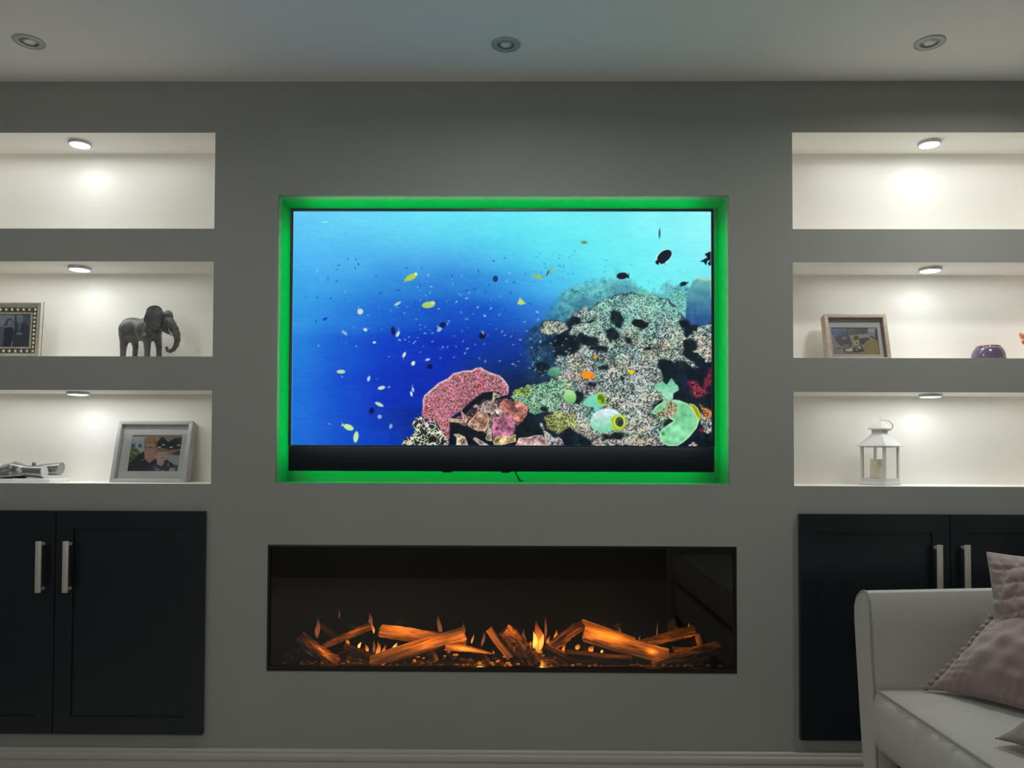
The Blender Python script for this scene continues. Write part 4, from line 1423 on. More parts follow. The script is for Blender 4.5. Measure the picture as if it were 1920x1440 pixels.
LOGS = [  # px ends, half thickness px, depth of each end, kind, label
    ((562, 1195), (634, 1246), 10.5, (0.075, 0.060), 'bark', 'thick bark log at the far left of the fire, leaning down to the right'),
    ((606, 1213), (696, 1174), 6.5, (0.12, 0.14), 'bark', 'thin split log propped across the top of the leftmost bark log'),
    ((598, 1171), (634, 1200), 5.5, (0.17, 0.19), 'char', 'short dark log at the back of the fire beside the left bark log'),
    ((646, 1212), (702, 1238), 6.0, (0.10, 0.085), 'char', 'short dark log low between two glowing flames on the left'),
    ((714, 1183), (872, 1206), 10.5, (0.17, 0.15), 'split', 'pale split log laid level behind the long front log'),
    ((696, 1243), (871, 1188), 12.0, (0.055, 0.11), 'split', 'long smooth log in front rising from the embers to the right'),
    ((836, 1212), (922, 1226), 9.5, (0.085, 0.07), 'wedge', 'tapering orange split piece poking out behind the long front log'),
    ((809, 1216), (820, 1246), 4.5, (0.12, 0.09), 'split', 'small upright stick below the raised end of the long front log'),
    ((916, 1180), (958, 1234), 6.5, (0.11, 0.085), 'split', 'narrow log leaning against the left side of the broad bark log'),
    ((946, 1183), (1004, 1247), 14.5, (0.10, 0.06), 'bark', 'broad bark log leaning in the middle of the fire'),
    ((1022, 1211), (1097, 1246), 6.0, (0.085, 0.06), 'bark', 'thin bark log lying low right of the tall flame'),
    ((1034, 1211), (1094, 1172), 8.0, (0.13, 0.15), 'bark', 'rough bark log rising behind the tall flame to the right'),
    ((1096, 1187), (1250, 1230), 14.0, (0.10, 0.075), 'split', 'largest split log, its bright grain sloping down to the right'),
    ((1090, 1166), (1190, 1201), 6.0, (0.185, 0.17), 'split', 'narrow brown log along the back above the largest split log'),
    ((1200, 1209), (1301, 1182), 8.5, (0.11, 0.14), 'bark', 'bark log rising to the right near the right end of the fire'),
    ((1262, 1221), (1313, 1217), 7.0, (0.15, 0.15), 'wedge', 'short orange split piece under the raised right bark log'),
    ((1307, 1187), (1314, 1210), 4.8, (0.17, 0.17), 'split', 'small upright chunk at the right end of the raised bark log'),
    ((1222, 1246), (1348, 1215), 10.0, (0.055, 0.085), 'bark', 'long dim bark log at the far right of the fire'),
    ((1062, 1231), (1184, 1241), 12.0, (0.07, 0.065), 'char', 'dark charred log lying in front below the largest split log'),
]
for k, (a, b, th, (ya, yb), kd, lb) in enumerate(LOGS):
    pa, pb = at(a[0], a[1], ya), at(b[0], b[1], yb)
    o = log_obj(pa, pb, th * S * 1.12, kd, 40 + k)
    tag(o, lb, 'log', 'logs in the electric fire')

# bed of chips
bm = bmesh.new()
bm2 = bmesh.new()
rg = np.random.default_rng(5)
for k in range(330):
    x = rg.uniform(fx0 + 0.02, fx1 - 0.02)
    y = 0.026 + 0.2 * rg.random() ** 1.8
    s = rg.uniform(0.003, 0.009)
    rot = Matrix.Translation((x, y, FLZ + s * 0.25)) @ Matrix.Rotation(rg.uniform(0, 6.28), 4, 'Z') @ Matrix.Rotation(rg.uniform(-0.5, 0.5), 4, 'X')
    mid_ = math.exp(-((x - fx0 - 0.36 * (fx1 - fx0)) / 0.35) ** 2) + math.exp(-((x - fx0 - 0.62 * (fx1 - fx0)) / 0.25) ** 2)
    tgt = bm2 if rg.random() < 0.2 * mid_ else bm
    vv = add_box(tgt, (-s, -s * 0.55, -s * 0.3), (s, s * 0.55, s * 0.3), 0, mat4=rot)
    for v in vv:
        v.co += Vector(rg.uniform(-0.25, 0.25, 3) * s)
o = bm_obj('wood_chips', bm, M['chip'], fire)
o['kind'] = 'stuff'
o = bm_obj('glowing_chips', bm2, M['chip_glow'], fire)
o['kind'] = 'stuff'


def flame(px, py0, py1, wpx, y, mat, lean=0.0, seed=1):
    """flame from base py0 up to tip py1"""
    rg = np.random.default_rng(seed)
    b, t = at(px, py0, y), at(px + lean, py1, y)
    pts, rad = [], []
    ph = rg.uniform(0, 6)
    for i in range(11):
        s = i / 10
        p = b.lerp(t, s)
        pts.append(p + Vector((math.sin(s * 4.5 + ph) * wpx * S * 0.35 * s, 0, 0)))
        rad.append(max(0.0004, wpx * S * 0.5 * (math.sin(math.pi * min(1, (s * 0.85 + 0.12))) ** 1.2) * (1 - 0.55 * s)))
    tube('flame', pts, rad, M[mat], fire, 10)


for k, a in enumerate([(595, 1196, 1156, 12, 0.13, 'flame_dim', -1), (693, 1182, 1146, 12, 0.16, 'flame_dim', 0), (701, 1188, 1166, 6, 0.14, 'flame', -3), (826, 1190, 1150, 11, 0.2, 'flame_dim', -3), (884, 1207, 1186, 5, 0.15, 'flame', 4),
                       (673, 1216, 1203, 7, 0.17, 'flame_hot', 2), (707, 1232, 1200, 11, 0.17, 'flame', 3), (718, 1234, 1206, 9, 0.19, 'flame', 3), (702, 1226, 1196, 7, 0.2, 'flame_dim', -3), (738, 1226, 1204, 10, 0.16, 'flame_hot', 4),
                       (746, 1228, 1206, 8, 0.2, 'flame', 0), (688, 1224, 1206, 8, 0.21, 'flame', 0), (1008, 1223, 1162, 24, 0.16, 'flame', 5), (1001, 1216, 1182, 13, 0.15, 'flame_hot', 4), (1013, 1218, 1186, 11, 0.17, 'flame_hot', 3),
                       (994, 1215, 1200, 8, 0.14, 'flame', 0), (1022, 1200, 1150, 7, 0.2, 'flame_dim', 3), (1040, 1202, 1178, 8, 0.19, 'flame', 3), (1073, 1183, 1168, 6, 0.2, 'flame', 1), (1063, 1230, 1218, 6, 0.09, 'flame_hot', 1),
                       (1128, 1224, 1218, 6, 0.09, 'flame_hot', 0), (1110, 1222, 1210, 14, 0.16, 'flame', -2), (1083, 1218, 1206, 12, 0.17, 'flame', -2), (1199, 1202, 1190, 4, 0.2, 'flame_dim', 0), (1232, 1200, 1160, 3, 0.22, 'flame_dim', 0),
                       (1291, 1184, 1166, 4, 0.18, 'flame', 0), (1160, 1200, 1172, 9, 0.21, 'flame_dim', 2), (652, 1215, 1192, 9, 0.19, 'flame', -2), (765, 1232, 1212, 8, 0.2, 'flame', 2), (985, 1212, 1176, 10, 0.2, 'flame_dim', -3), (1026, 1214, 1190, 9, 0.18, 'flame', 5), (1056, 1226, 1204, 8, 0.2, 'flame', 2), (868, 1196, 1164, 8, 0.21, 'flame_dim', 3), (903, 1212, 1180, 8, 0.2, 'flame_dim', 6), (636, 1160, 1140, 2.5, 0.2, 'flame_dim', 0)]):
    flame(a[0], a[1], a[2], a[3], a[4], a[5], a[6], 100 + k)
# the orange lamps hidden in the fire: a strip along the front lip and pools of glow between the logs
FIRE_W = 1.5
for px, py, y, e in ((612, 1215, 0.035, 0.16), (660, 1178, 0.09, 0.14), (700, 1228, 0.15, 0.30), (750, 1168, 0.10, 0.34), (800, 1192, 0.035, 0.22), (872, 1212, 0.035, 0.26), (900, 1222, 0.07, 0.08), (958, 1180, 0.045, 0.34), (1010, 1210, 0.12, 0.34),
                     (1128, 1176, 0.04, 0.46), (1160, 1180, 0.05, 0.36), (1090, 1217, 0.12, 0.20), (1060, 1185, 0.08, 0.12), (1262, 1172, 0.07, 0.22), (1222, 1222, 0.045, 0.08), (1300, 1200, 0.1, 0.08)):
    lamp('fire_glow', 'POINT', at(px, py, y), e * FIRE_W, (1.0, 0.31, 0.035), shadow_soft_size=0.02)


# ------------------------------------------------------------------ elephant figurine
def build_elephant():
    YE = 0.10
    base = at(266, 668.4, YE)
    zf = niches[1][2]
    k = S * (D + YE) / D                       # metres per pixel at that depth
    hid = (base.z - zf) / k                    # the shelf edge hides the bottom of the feet
    org = np.array([at(200, 668.4, YE).x, YE, zf + hid * k])

    fl = 0.4                                   # it faces right and a little into the room
    nx, ny = fl / math.hypot(1, fl), 1 / math.hypot(1, fl)
    sk = (985 - 266) * k / (D + YE)            # sideways drift of a point seen deeper in the niche

    def A(xt, lat, zt):
        """a point of the figurine: seen xt px right of 200, zt px above the shelf edge, lat px off its middle plane"""
        xa = (xt - lat * (nx + sk * ny) - sk * fl * 66) / (1 - sk * fl)
        dy = -fl * (xa - 66) + ny * lat
        return np.array([xa + nx * lat, dy, (zt + 177) * (1 + dy * k / (D + YE)) - 177])
    th = math.atan(fl)
    rot = np.array([[math.cos(th), math.sin(th), 0], [-math.sin(th), math.cos(th), 0], [0, 0, 1]]).T

    def low(p, z):
        return np.array([p[0], p[1], z])

    def f(P):
        d = None
        for c, r_ in ((A(50, 0, 50), (26, 16.5, 22.5)), (A(41, 0, 47), (14, 16, 20)), (A(73, 0, 49), (19, 17, 22)), (A(86, -1, 49), (17, 15.5, 20))):
            e = ellip(P, c, r_, rot)
            d = e if d is None else smin(d, e, 6)
        d = smin(d, capsule(P, A(44, 0, 60), A(76, 0, 57), 12, 13), 6)

        def leg(top, knee, foot, ra, rb, rc):
            foot = low(foot, 3 - hid)
            l = smin(capsule(P, top, knee, ra, rb), capsule(P, knee, foot, rb, rc), 2)
            fb = low(foot, 1.5 - hid)
            return smin(l, capsule(P, fb, fb + np.array([1.4, -0.8, 0]), rc + 0.9, rc + 0.6), 1.5)
        d = smin(d, leg(A(34, -9, 38), A(31.5, -12, 20), A(30.5, -12.6, 0), 10.5, 6.0, 4.8), 5)
        d = smin(d, leg(A(51, 9, 34), A(54.5, 12, 18), A(53, 12.6, 0), 8.5, 5.0, 4.4), 4)
        d = smin(d, leg(A(76, -11, 36), A(76.5, -12.6, 18), A(76.5, -12.6, 0), 8.6, 5.5, 4.9), 4)
        d = smin(d, leg(A(96, 9, 34), A(99, 12, 18), A(99.5, 12.6, 0), 7.6, 5.1, 4.8), 4)
        # neck, head and trunk
        d = smin(d, capsule(P, A(82, 0, 60), A(104, 0, 67), 15, 12), 5)
        hd = ellip(P, A(109, 0, 68), (13, 12, 17), rot)
        hd = smin(hd, ellip(P, A(113, 1, 78), (8.0, 8.5, 7.0)), 4)
        d = smin(d, hd, 5)
        tr = [(118, 64, 9.5), (126, 52, 7.8), (130.5, 42, 6.4), (132, 32, 5.3), (130, 22, 4.5), (125.5, 14, 3.9), (119.5, 10, 3.4), (114.5, 11.5, 2.9), (112.5, 17, 2.5)]
        t = None
        for (a, b_) in zip(tr[:-1], tr[1:]):
            e = capsule(P, A(a[0], 0, a[1]), A(b_[0], 0, b_[1]), a[2], b_[2])
            t = e if t is None else smin(t, e, 1.5)
        d = smin(d, t, 4)
        d = smin(d, capsule(P, A(109, -1, 51), A(115.5, -1, 44.5), 5.5, 2.6), 3)          # lower jaw
        d = smin(d, ellip(P, A(117, -9, 60), (5, 4, 7)), 3)                               # cheek
        ed = np.linalg.norm(P - A(113.0, -12.5, 64), axis=1) - 2.4
        d = np.maximum(d, -ed)
        d = smin(d, capsule(P, A(26.5, 0, 58), A(25.2, 2, 30), 2.2, 1.3), 2)              # tail
        return d
    st = 1.1
    P, Fc = sdf_mesh(f, (-8, -66, -hid - 0.9), (166, 62, 94), st)
    P[:, 2] = np.maximum(P[:, 2], -hid)
    wr = 0.25 * np.sin(P[:, 2] * 1.9 + np.sin(P[:, 0] * 0.5)) * (P[:, 0] > 112) + 0.3 * np.sin(P[:, 0] * 1.7 + P[:, 2] * 0.25) * ((P[:, 0] < 78) & (P[:, 2] > 40))
    P[:, 2] += wr * (P[:, 2] > 4)
    t = thing('elephant_figurine', tuple(org + np.array([66 * k, 0, -hid * k])), 'dark grey elephant figurine with curled trunk standing in the niche', 'elephant figurine')
    mk('body', org + P * k, Fc, M['elephant'], t, True)

    # ears: thin curved flaps
    def ear(outline, c, tilt, dep, name):
        n = len(outline)
        vs_, fs = [], []
        rings = [0.0, 0.35, 0.7, 0.92, 1.0]
        for side in (0, 1):
            for r_ in rings[1:]:
                for (x, z) in outline:
                    dx, dz = (x - c[0]) * r_, (z - c[1]) * r_
                    bulge = (1 - r_ ** 2) * 2.6 + 1.1 * math.sin(dz * 0.28) * r_
                    y = dep + (dx * tilt) - bulge + (0.9 * (1 - 0.6 * r_) if side else 0) + (1.2 if side else 0)
                    vs_.append((c[0] + dx - sk * y, y, c[1] + dz))
            vs_.append((c[0] - sk * (dep - 2), dep - 2.6 + (2.1 if side else 0), c[1]))
        m = 4 * n + 1
        for side in (0, 1):
            o = side * m
            for i in range(3):
                for q in range(n):
                    q2 = (q + 1) % n
                    ff = (o + i * n + q, o + i * n + q2, o + (i + 1) * n + q2, o + (i + 1) * n + q)
                    fs.append(ff if side else ff[::-1])
            for q in range(n):
                ff = (o + 4 * n, o + (q + 1) % n, o + q)
                fs.append(ff if side else ff[::-1])
        for q in range(n):
            q2 = (q + 1) % n
            fs.append((3 * n + q, 3 * n + q2, m + 3 * n + q2, m + 3 * n + q))
        bm = bmesh.new()
        V = [bm.verts.new(tuple(org + np.array(v) * k)) for v in vs_]
        for ff in fs:
            bm.faces.new([V[i] for i in ff])
        bmesh.ops.subdivide_edges(bm, edges=bm.edges[:], cuts=1, use_grid_fill=True, smooth=0.6)
        o = bm_obj(name, bm, M['elephant'], t, True)
    Zp = lambda p: [(x / 12.0, (1300 - z) / 12.0) for x, z in p]
    ear(Zp([(1075, 218), (960, 240), (890, 300), (868, 400), (835, 480), (822, 560), (870, 620), (930, 680), (1010, 740), (1085, 772), (1150, 750), (1190, 680), (1225, 600), (1250, 480), (1255, 360), (1220, 280), (1150, 230)]),
        (1080 / 12, 800 / 12), 0.08, -37.0, 'ear')
    ear(Zp([(1300, 300), (1360, 258), (1420, 270), (1480, 330), (1500, 420), (1490, 520), (1440, 600), (1380, 560), (1330, 420)]), (1400 / 12, 880 / 12), -0.2, -9.0, 'ear')
    for s in (-1, 1):
        pts = [A(115.5, s * 6.5, 49), A(118, s * 6.8, 44), A(121, s * 6.5, 40.5), A(124, s * 6, 39)]
        tube('tusk', [tuple(org + p * k) for p in pts], [1.5 * k, 1.3 * k, 0.9 * k, 0.3 * k], M['tusk'], t, 8)


build_elephant()


# ------------------------------------------------------------------ clasped hands on a marble slab
def build_hands():
    Y0 = 0.085
    zf = niches[2][2]
    k = S * (D + Y0) / D
    xr = at(111, 903, Y0).x
    org = np.array([at(0, 903, Y0).x, Y0, zf])
    base = box('marble_slab', (xr - 0.29, 0.028, zf), (xr, 0.150, zf + 0.0135), M['marble'], None, 0.0025, origin=(xr - 0.145, 0.09, zf))
    tag(base, 'white marble slab under the pewter hands sculpture', 'slab')
    top = 7.2
    t = thing('hands_sculpture', (org[0] + 40 * k, Y0, zf + 0.0135), 'pewter sculpture of two hands clasped, lying on a marble slab', 'sculpture')

    def chain(P, pts, kk=1.5):
        d = None
        for a, b in zip(pts[:-1], pts[1:]):
            e = capsule(P, a[:3], b[:3], a[3], b[3])
            d = e if d is None else smin(d, e, kk)
        return d

    # near hand: forearm cut at x = 89, back of the hand up, fingers running left over the other hand
    def near(P):
        d = capsule(P, (89, -8, top + 12), (56, -8, top + 13.5), 11.8, 10.6)
        d = smin(d, ellip(P, (43, -8, top + 17), (14, 11, 9.5)), 5)
        palm = smin(capsule(P, (42, -12, top + 16), (30, -13, top + 22), 8.5, 7.0), capsule(P, (40, -3, top + 20), (29, -2, top + 24.5), 8.5, 7.0), 4)
        d = smin(d, palm, 5)
        for j, (y, dz, ln) in enumerate(((-19, -3.5, 0.85), (-13.5, 0, 0.97), (-7.5, 1.5, 1.0), (-1.5, 0.5, 0.92))):
            pts = [(30, y + 3, top + 23.5 + dz, 6.0), (17, y, top + 20 + dz, 5.4), (17 - 19 * ln, y - 1, top + 11.5 + dz, 4.6), (17 - 34 * ln, y, top + 4.5 + dz * 0.4, 3.8)]
            d = smin(d, chain(P, pts, 1.2), 1.6)
        th = chain(P, [(48, -15, top + 10, 6.0), (32, -19, top + 8, 5.4), (15, -21, top + 6.0, 4.9), (0, -20, top + 5, 4.0)], 1.5)
        d = smin(d, th, 3)
        cut = (P[:, 0] - 89) * 0.995 + (P[:, 2] - top - 12) * 0.06
        return np.maximum(d, cut)

    def far(P):
        # other hand, palm to palm below and behind; its wrist shows at the right, its finger end stands up at x = 62
        d = capsule(P, (102, 24, top + 17.5), (66, 20, top + 15.5), 12.5, 10.5)
        d = smin(d, ellip(P, (46, 12, top + 9.5), (17, 11, 8.0)), 6)
        d = smin(d, capsule(P, (40, 6, top + 7.5), (16, 2, top + 7.0), 7.5, 6.5), 4)
        for j, (y, z) in enumerate(((12, 9), (6, 6.5), (0, 5), (-6, 4.8))):
            d = smin(d, chain(P, [(20, y, top + z, 5.0), (2, y - 2, top + z - 0.5, 4.6), (-20, y - 3, top + z + 1, 4.0), (-34, y - 2, top + z + 3, 3.6)], 1.2), 1.6)
        d = smin(d, chain(P, [(54, 12, top + 16, 5.5), (60, 6, top + 21, 4.2), (62.5, 2, top + 25.5, 3.5), (63, 1, top + 28.5, 3.0)], 1.5), 2.5)
        cut = (P[:, 0] - 101) * 0.97 - (P[:, 2] - top - 17) * 0.16
        return np.maximum(d, cut)
    lo, hi = (-44, -34, top - 0.4), (112, 42, top + 34)
    for nm, f in (('upper_hand', near), ('lower_hand', far)):
        P, Fc = sdf_mesh(f, lo, hi, 1.0)
        P[:, 2] = np.maximum(P[:, 2], top)
        auto_smooth(mk(nm, org + P * k, Fc, M['pewter'], t, True), 45)
    # pale sawn face of the near wrist
    n = 28
    c = [(89.25 - 0.06 * 11.4 * math.sin(a), -8 + 11.4 * math.cos(a), top + 12 + 11.4 * math.sin(a)) for a in [2 * math.pi * i / n for i in range(n)]]
    c2 = [(x - 0.6, y, z) for x, y, z in c]
    f = [tuple(range(n))] + [(i, i + n, (i + 1) % n + n, (i + 1) % n) for i in range(n)]
    o = mk('wrist_face', [tuple(org + np.array([x, y, max(z, top)]) * k) for x, y, z in c + c2], f, M['pewter_cut'], t)
    o['label'] = 'pale flat cut wrist end'


build_hands()


# ------------------------------------------------------------------ photo frames
def leaning(loc, lean, yaw=0.0):
    """local x along the frame, y into the wall, z up its face"""
    return Matrix.Translation(loc) @ Matrix.Rotation(yaw, 4, 'Z') @ Matrix.Rotation(-lean, 4, 'X')


def bars(name, w_, h, bw, y0, y1, mat, parent, Mx, bevel=0.001, grain=False):
    """four mitred frame bars, one child each"""
    o = [(-w_ / 2, 0), (w_ / 2, 0), (w_ / 2, h), (-w_ / 2, h)]
    i = [(-w_ / 2 + bw, bw), (w_ / 2 - bw, bw), (w_ / 2 - bw, h - bw), (-w_ / 2 + bw, h - bw)]
    for k in range(4):
        j = (k + 1) % 4
        bm = bmesh.new()
        V = []
        for y in (y0, y1):
            V.append([bm.verts.new((p[0], y, p[1])) for p in (o[k], o[j], i[j], i[k])])
        a, b = V
        bm.faces.new(a)
        bm.faces.new(b[::-1])
        for q in range(4):
            r_ = (q + 1) % 4
            bm.faces.new((a[r_], a[q], b[q], b[r_]))
        if bevel:
            bmesh.ops.bevel(bm, geom=bm.edges[:], offset=bevel, segments=2, profile=0.5, affect='EDGES')
        bm.transform(Mx)
        auto_smooth(bm_obj(name, bm, mat, parent), 40)


def quad(Mx, x0, x1, z0, z1, y):
    return [Mx @ Vector(p) for p in ((x0, y, z1), (x1, y, z1), (x1, y, z0), (x0, y, z0))]


def grey_frame():
    yb = 0.085
    zf = niches[2][2]
    a, b = at(204.5, 904, yb), at(347, 904, yb)
    w_ = b.x - a.x
    h = (at(280, 789, yb + 0.05).z - zf) * 1.035
    lean = R(15)
    Mx = leaning((( a.x + b.x) / 2, yb, zf + 0.0005), lean)
    t = thing('photo_frame', ((a.x + b.x) / 2, yb, zf), 'deep grey box frame with a photo of a man and child in glasses', 'photo frame')
    t['label'] = 'deep grey box frame holding a photo of a bespectacled man hugging a child'
    bw = 0.0135
    bars('frame_bar', w_, h, bw, 0.0, 0.042, M['greyframe'], t, Mx, 0.0012)
    box('backing', (-w_ / 2 + 0.004, 0.037, 0.004), (w_ / 2 - 0.004, 0.041, h - 0.004), M['easel'], t, 0, mat4=Mx)
    # bevelled white mount with a window
    px = lambda v: v * w_ / 143.0
    i0 = (-w_ / 2 + bw, w_ / 2 - bw, bw, h - bw)
    pw, ph = px(96), px(71)
    cx, cz = px(1.5), h * 0.497
    win = (cx - pw / 2, cx + pw / 2, cz - ph / 2, cz + ph / 2)
    m_ = ring('mount', i0, win, 0.022, 0.024, M['mount'], t)
    m_.data.transform(Mx)
    picture('photo', quad(Mx, win[0] - 0.001, win[1] + 0.001, win[2] - 0.001, win[3] + 0.001, 0.0255), paint_father_child(), M['print'], t)
    box('glass', (-w_ / 2 + bw - 0.001, 0.0190, bw - 0.001), (w_ / 2 - bw + 0.001, 0.0200, h - bw + 0.001), M['glass'], t, 0, mat4=Mx)
    # easel leg behind, seen past the right edge
    l0, l1 = at(345, 905, yb + 0.085), at(352.5, 905, yb + 0.085)
    pz = at(350, 877, yb + 0.07).z
    v = []
    for x in (l0.x, l1.x):
        v += [(x, yb + 0.078, zf), (x, yb + 0.083, zf), (x, yb + 0.066, pz), (x, yb + 0.061, pz)]
    mk('easel_leg', v, [(0, 1, 2, 3), (7, 6, 5, 4), (0, 4, 5, 1), (2, 6, 7, 3), (0, 3, 7, 4), (1, 5, 6, 2)], M['easel'], t)


def wooden_frame():
    yb = 0.075
    zf = niches[4][2]
    a, b = at(1554.5, 671.5, yb), at(1672.5, 671.5, yb)
    w_ = b.x - a.x
    h = (at(1600, 589.5, yb + 0.04).z - zf) * 1.035
    Mx = leaning(((a.x + b.x) / 2, yb, zf + 0.0005), R(13.5))
    t = thing('photo_frame', ((a.x + b.x) / 2, yb, zf), 'pale wooden box frame with a photo of people on a floor', 'photo frame')
    bw = 0.0125
    bars('frame_bar', w_, h, bw, 0.0, 0.036, M['oak'], t, Mx, 0.0008)
    box('backing', (-w_ / 2 + 0.004, 0.031, 0.004), (w_ / 2 - 0.004, 0.035, h - 0.004), M['mount_grey'], t, 0, mat4=Mx)
    px = lambda v: v * w_ / 118.0
    pw, ph = px(88), px(55)
    cx, cz = px(-0.5), h * 0.46
    win = (cx - pw / 2, cx + pw / 2, cz - ph / 2, cz + ph / 2)
    m_ = ring('mount', (-w_ / 2 + bw, w_ / 2 - bw, bw, h - bw), win, 0.020, 0.0215, M['mount_grey'], t)
    m_.data.transform(Mx)
    picture('photo', quad(Mx, win[0] - 0.001, win[1] + 0.001, win[2] - 0.001, win[3] + 0.001, 0.0225), paint_floor_play(), M['print'], t)
    box('glass', (-w_ / 2 + bw - 0.001, 0.006, bw - 0.001), (w_ / 2 - bw + 0.001, 0.007, h - bw + 0.001), M['glass'], t, 0, mat4=Mx)
    mx = leaning(((a.x + b.x) / 2, yb, zf + 0.0005), R(13.5))
    p = mx @ Vector((0, 0.036, h * 0.6))
    v = []
    for x in ((a.x + b.x) / 2 - 0.02, (a.x + b.x) / 2 + 0.02):
        v += [(x, p.y + 0.05, zf), (x, p.y + 0.053, zf), (x, p.y + 0.004, p.z), (x, p.y + 0.001, p.z)]
    mk('easel_leg', v, [(0, 1, 2, 3), (7, 6, 5, 4), (0, 4, 5, 1), (2, 6, 7, 3), (0, 3, 7, 4), (1, 5, 6, 2)], M['easel'], t)


def silver_frame():
    yb = 0.06
    zf = niches[1][2]
    b = at(72, 668, yb)
    tr = at(71, 566, yb + 0.012)
    w_ = b.x - at(-33, 668, yb).x
    h = tr.z - zf
    cx = b.x - w_ / 2
    Mx = leaning((cx, yb, zf + 0.0005), R(4))
    t = thing('photo_frame', (cx, yb, zf), 'beaded silver picture frame with a photo of a couple in dark clothes', 'photo frame')
    px = w_ / 105.0
    # stepped silver moulding: outer lip, sloped band, bead channel, inner lip
    prof_ = [(0.0, 0.022), (0.0, 0.004), (1.2, 0.0), (3.2, 0.0), (6.5, 0.0035), (9.5, 0.006), (10.5, 0.010), (18.0, 0.012), (19.0, 0.007), (21.5, 0.007), (22.5, 0.0125), (22.5, 0.022)]
    bm = bmesh.new()
    L = []
    for (o_, y) in prof_:
        i_ = o_ * px
        L.append([bm.verts.new((x, y, z)) for x, z in ((-w_ / 2 + i_, i_), (w_ / 2 - i_, i_), (w_ / 2 - i_, h - i_), (-w_ / 2 + i_, h - i_))])
    for a, c in zip(L[:-1], L[1:]):
        for q in range(4):
            r_ = (q + 1) % 4
            bm.faces.new((a[q], a[r_], c[r_], c[q]))
    for q in range(4):
        r_ = (q + 1) % 4
        bm.faces.new((L[-1][q], L[-1][r_], L[0][r_], L[0][q]))
    bm.transform(Mx)
    fr = auto_smooth(bm_obj('moulding', bm, M['silver'], t), 30)
    ch = ring('bead_channel', (-w_ / 2 + 10.6 * px, w_ / 2 - 10.6 * px, 10.6 * px, h - 10.6 * px), (-w_ / 2 + 18 * px, w_ / 2 - 18 * px, 18 * px, h - 18 * px), 0.0095, 0.0118, M['silver_dark'], t)
    ch.data.transform(Mx)
    # the row of beads
    sv, sf = sphere_data((0, 0, 0), 2.9 * px, 8, 6)
    bead = bpy.data.meshes.new('bead')
    bead.from_pydata([tuple(v) for v in sv], [], sf)
    bead.shade_smooth()
    bead.materials.append(M['pearl'])
    c_ = 14.0 * px
    pts = []
    nx_, nz_ = 8, 8
    for q in range(nx_):
        x = -w_ / 2 + c_ + (w_ - 2 * c_) * q / (nx_ - 1)
        pts += [(x, c_), (x, h - c_)]
    for q in range(1, 10):
        z = c_ + (h - 2 * c_) * q / 10
        pts += [(-w_ / 2 + c_, z), (w_ / 2 - c_, z)]
    for x, z in pts:
        o = bpy.data.objects.new('bead', bead)
        COL.objects.link(o)
        o.parent = t
        o.matrix_parent_inverse = Matrix.Translation(-Vector(t.location))
        o.location = Mx @ Vector((x, 0.0085, z))
    # fine beading round the outer edge
    sv, sf = sphere_data((0, 0, 0), 1.25 * px, 6, 4)
    allv, allf = [], []
    n_ = 34
    for q in range(n_):
        for (x, z) in ((-w_ / 2 + w_ * q / (n_ - 1), h + 0.2 * px), (w_ / 2 + 0.2 * px, h * q / (n_ - 1) + 0.001), (-w_ / 2 - 0.2 * px, h * q / (n_ - 1) + 0.001)):
            off = len(allv)
            m0 = Mx @ Vector((x, 0.012, z))
            allv += [m0 + Vector(v) for v in sv]
            allf += [tuple(i + off for i in f) for f in sf]
    o = mk('edge_beading', allv, allf, M['silver_dark'], t, True)
    win = (-w_ / 2 + 22.4 * px, w_ / 2 - 22.4 * px, 18.5 * px, h - 17.5 * px)
    win = (-w_ / 2 + 22.4 * px, w_ / 2 - 22.4 * px, 22.4 * px, h - 22.4 * px)
    picture('photo', quad(Mx, *win, 0.014), paint_couple(), M['print'], t)
    box('backing', (-w_ / 2 + 0.003, 0.0165, 0.003), (w_ / 2 - 0.003, 0.021, h - 0.003), M['easel'], t, 0, mat4=Mx)
    box('glass', (win[0], 0.0128, win[2]), (win[1], 0.0135, win[3]), M['glass'], t, 0, mat4=Mx)
    v = []
    p = Mx @ Vector((0, 0.022, h * 0.6))
    for x in (cx - 0.02, cx + 0.02):
        v += [(x, p.y + 0.05, zf), (x, p.y + 0.053, zf), (x, p.y + 0.004, p.z), (x, p.y + 0.001, p.z)]
    mk('easel_leg', v, [(0, 1, 2, 3), (7, 6, 5, 4), (0, 4, 5, 1), (2, 6, 7, 3), (0, 3, 7, 4), (1, 5, 6, 2)], M['easel'], t)


grey_frame()
wooden_frame()
silver_frame()


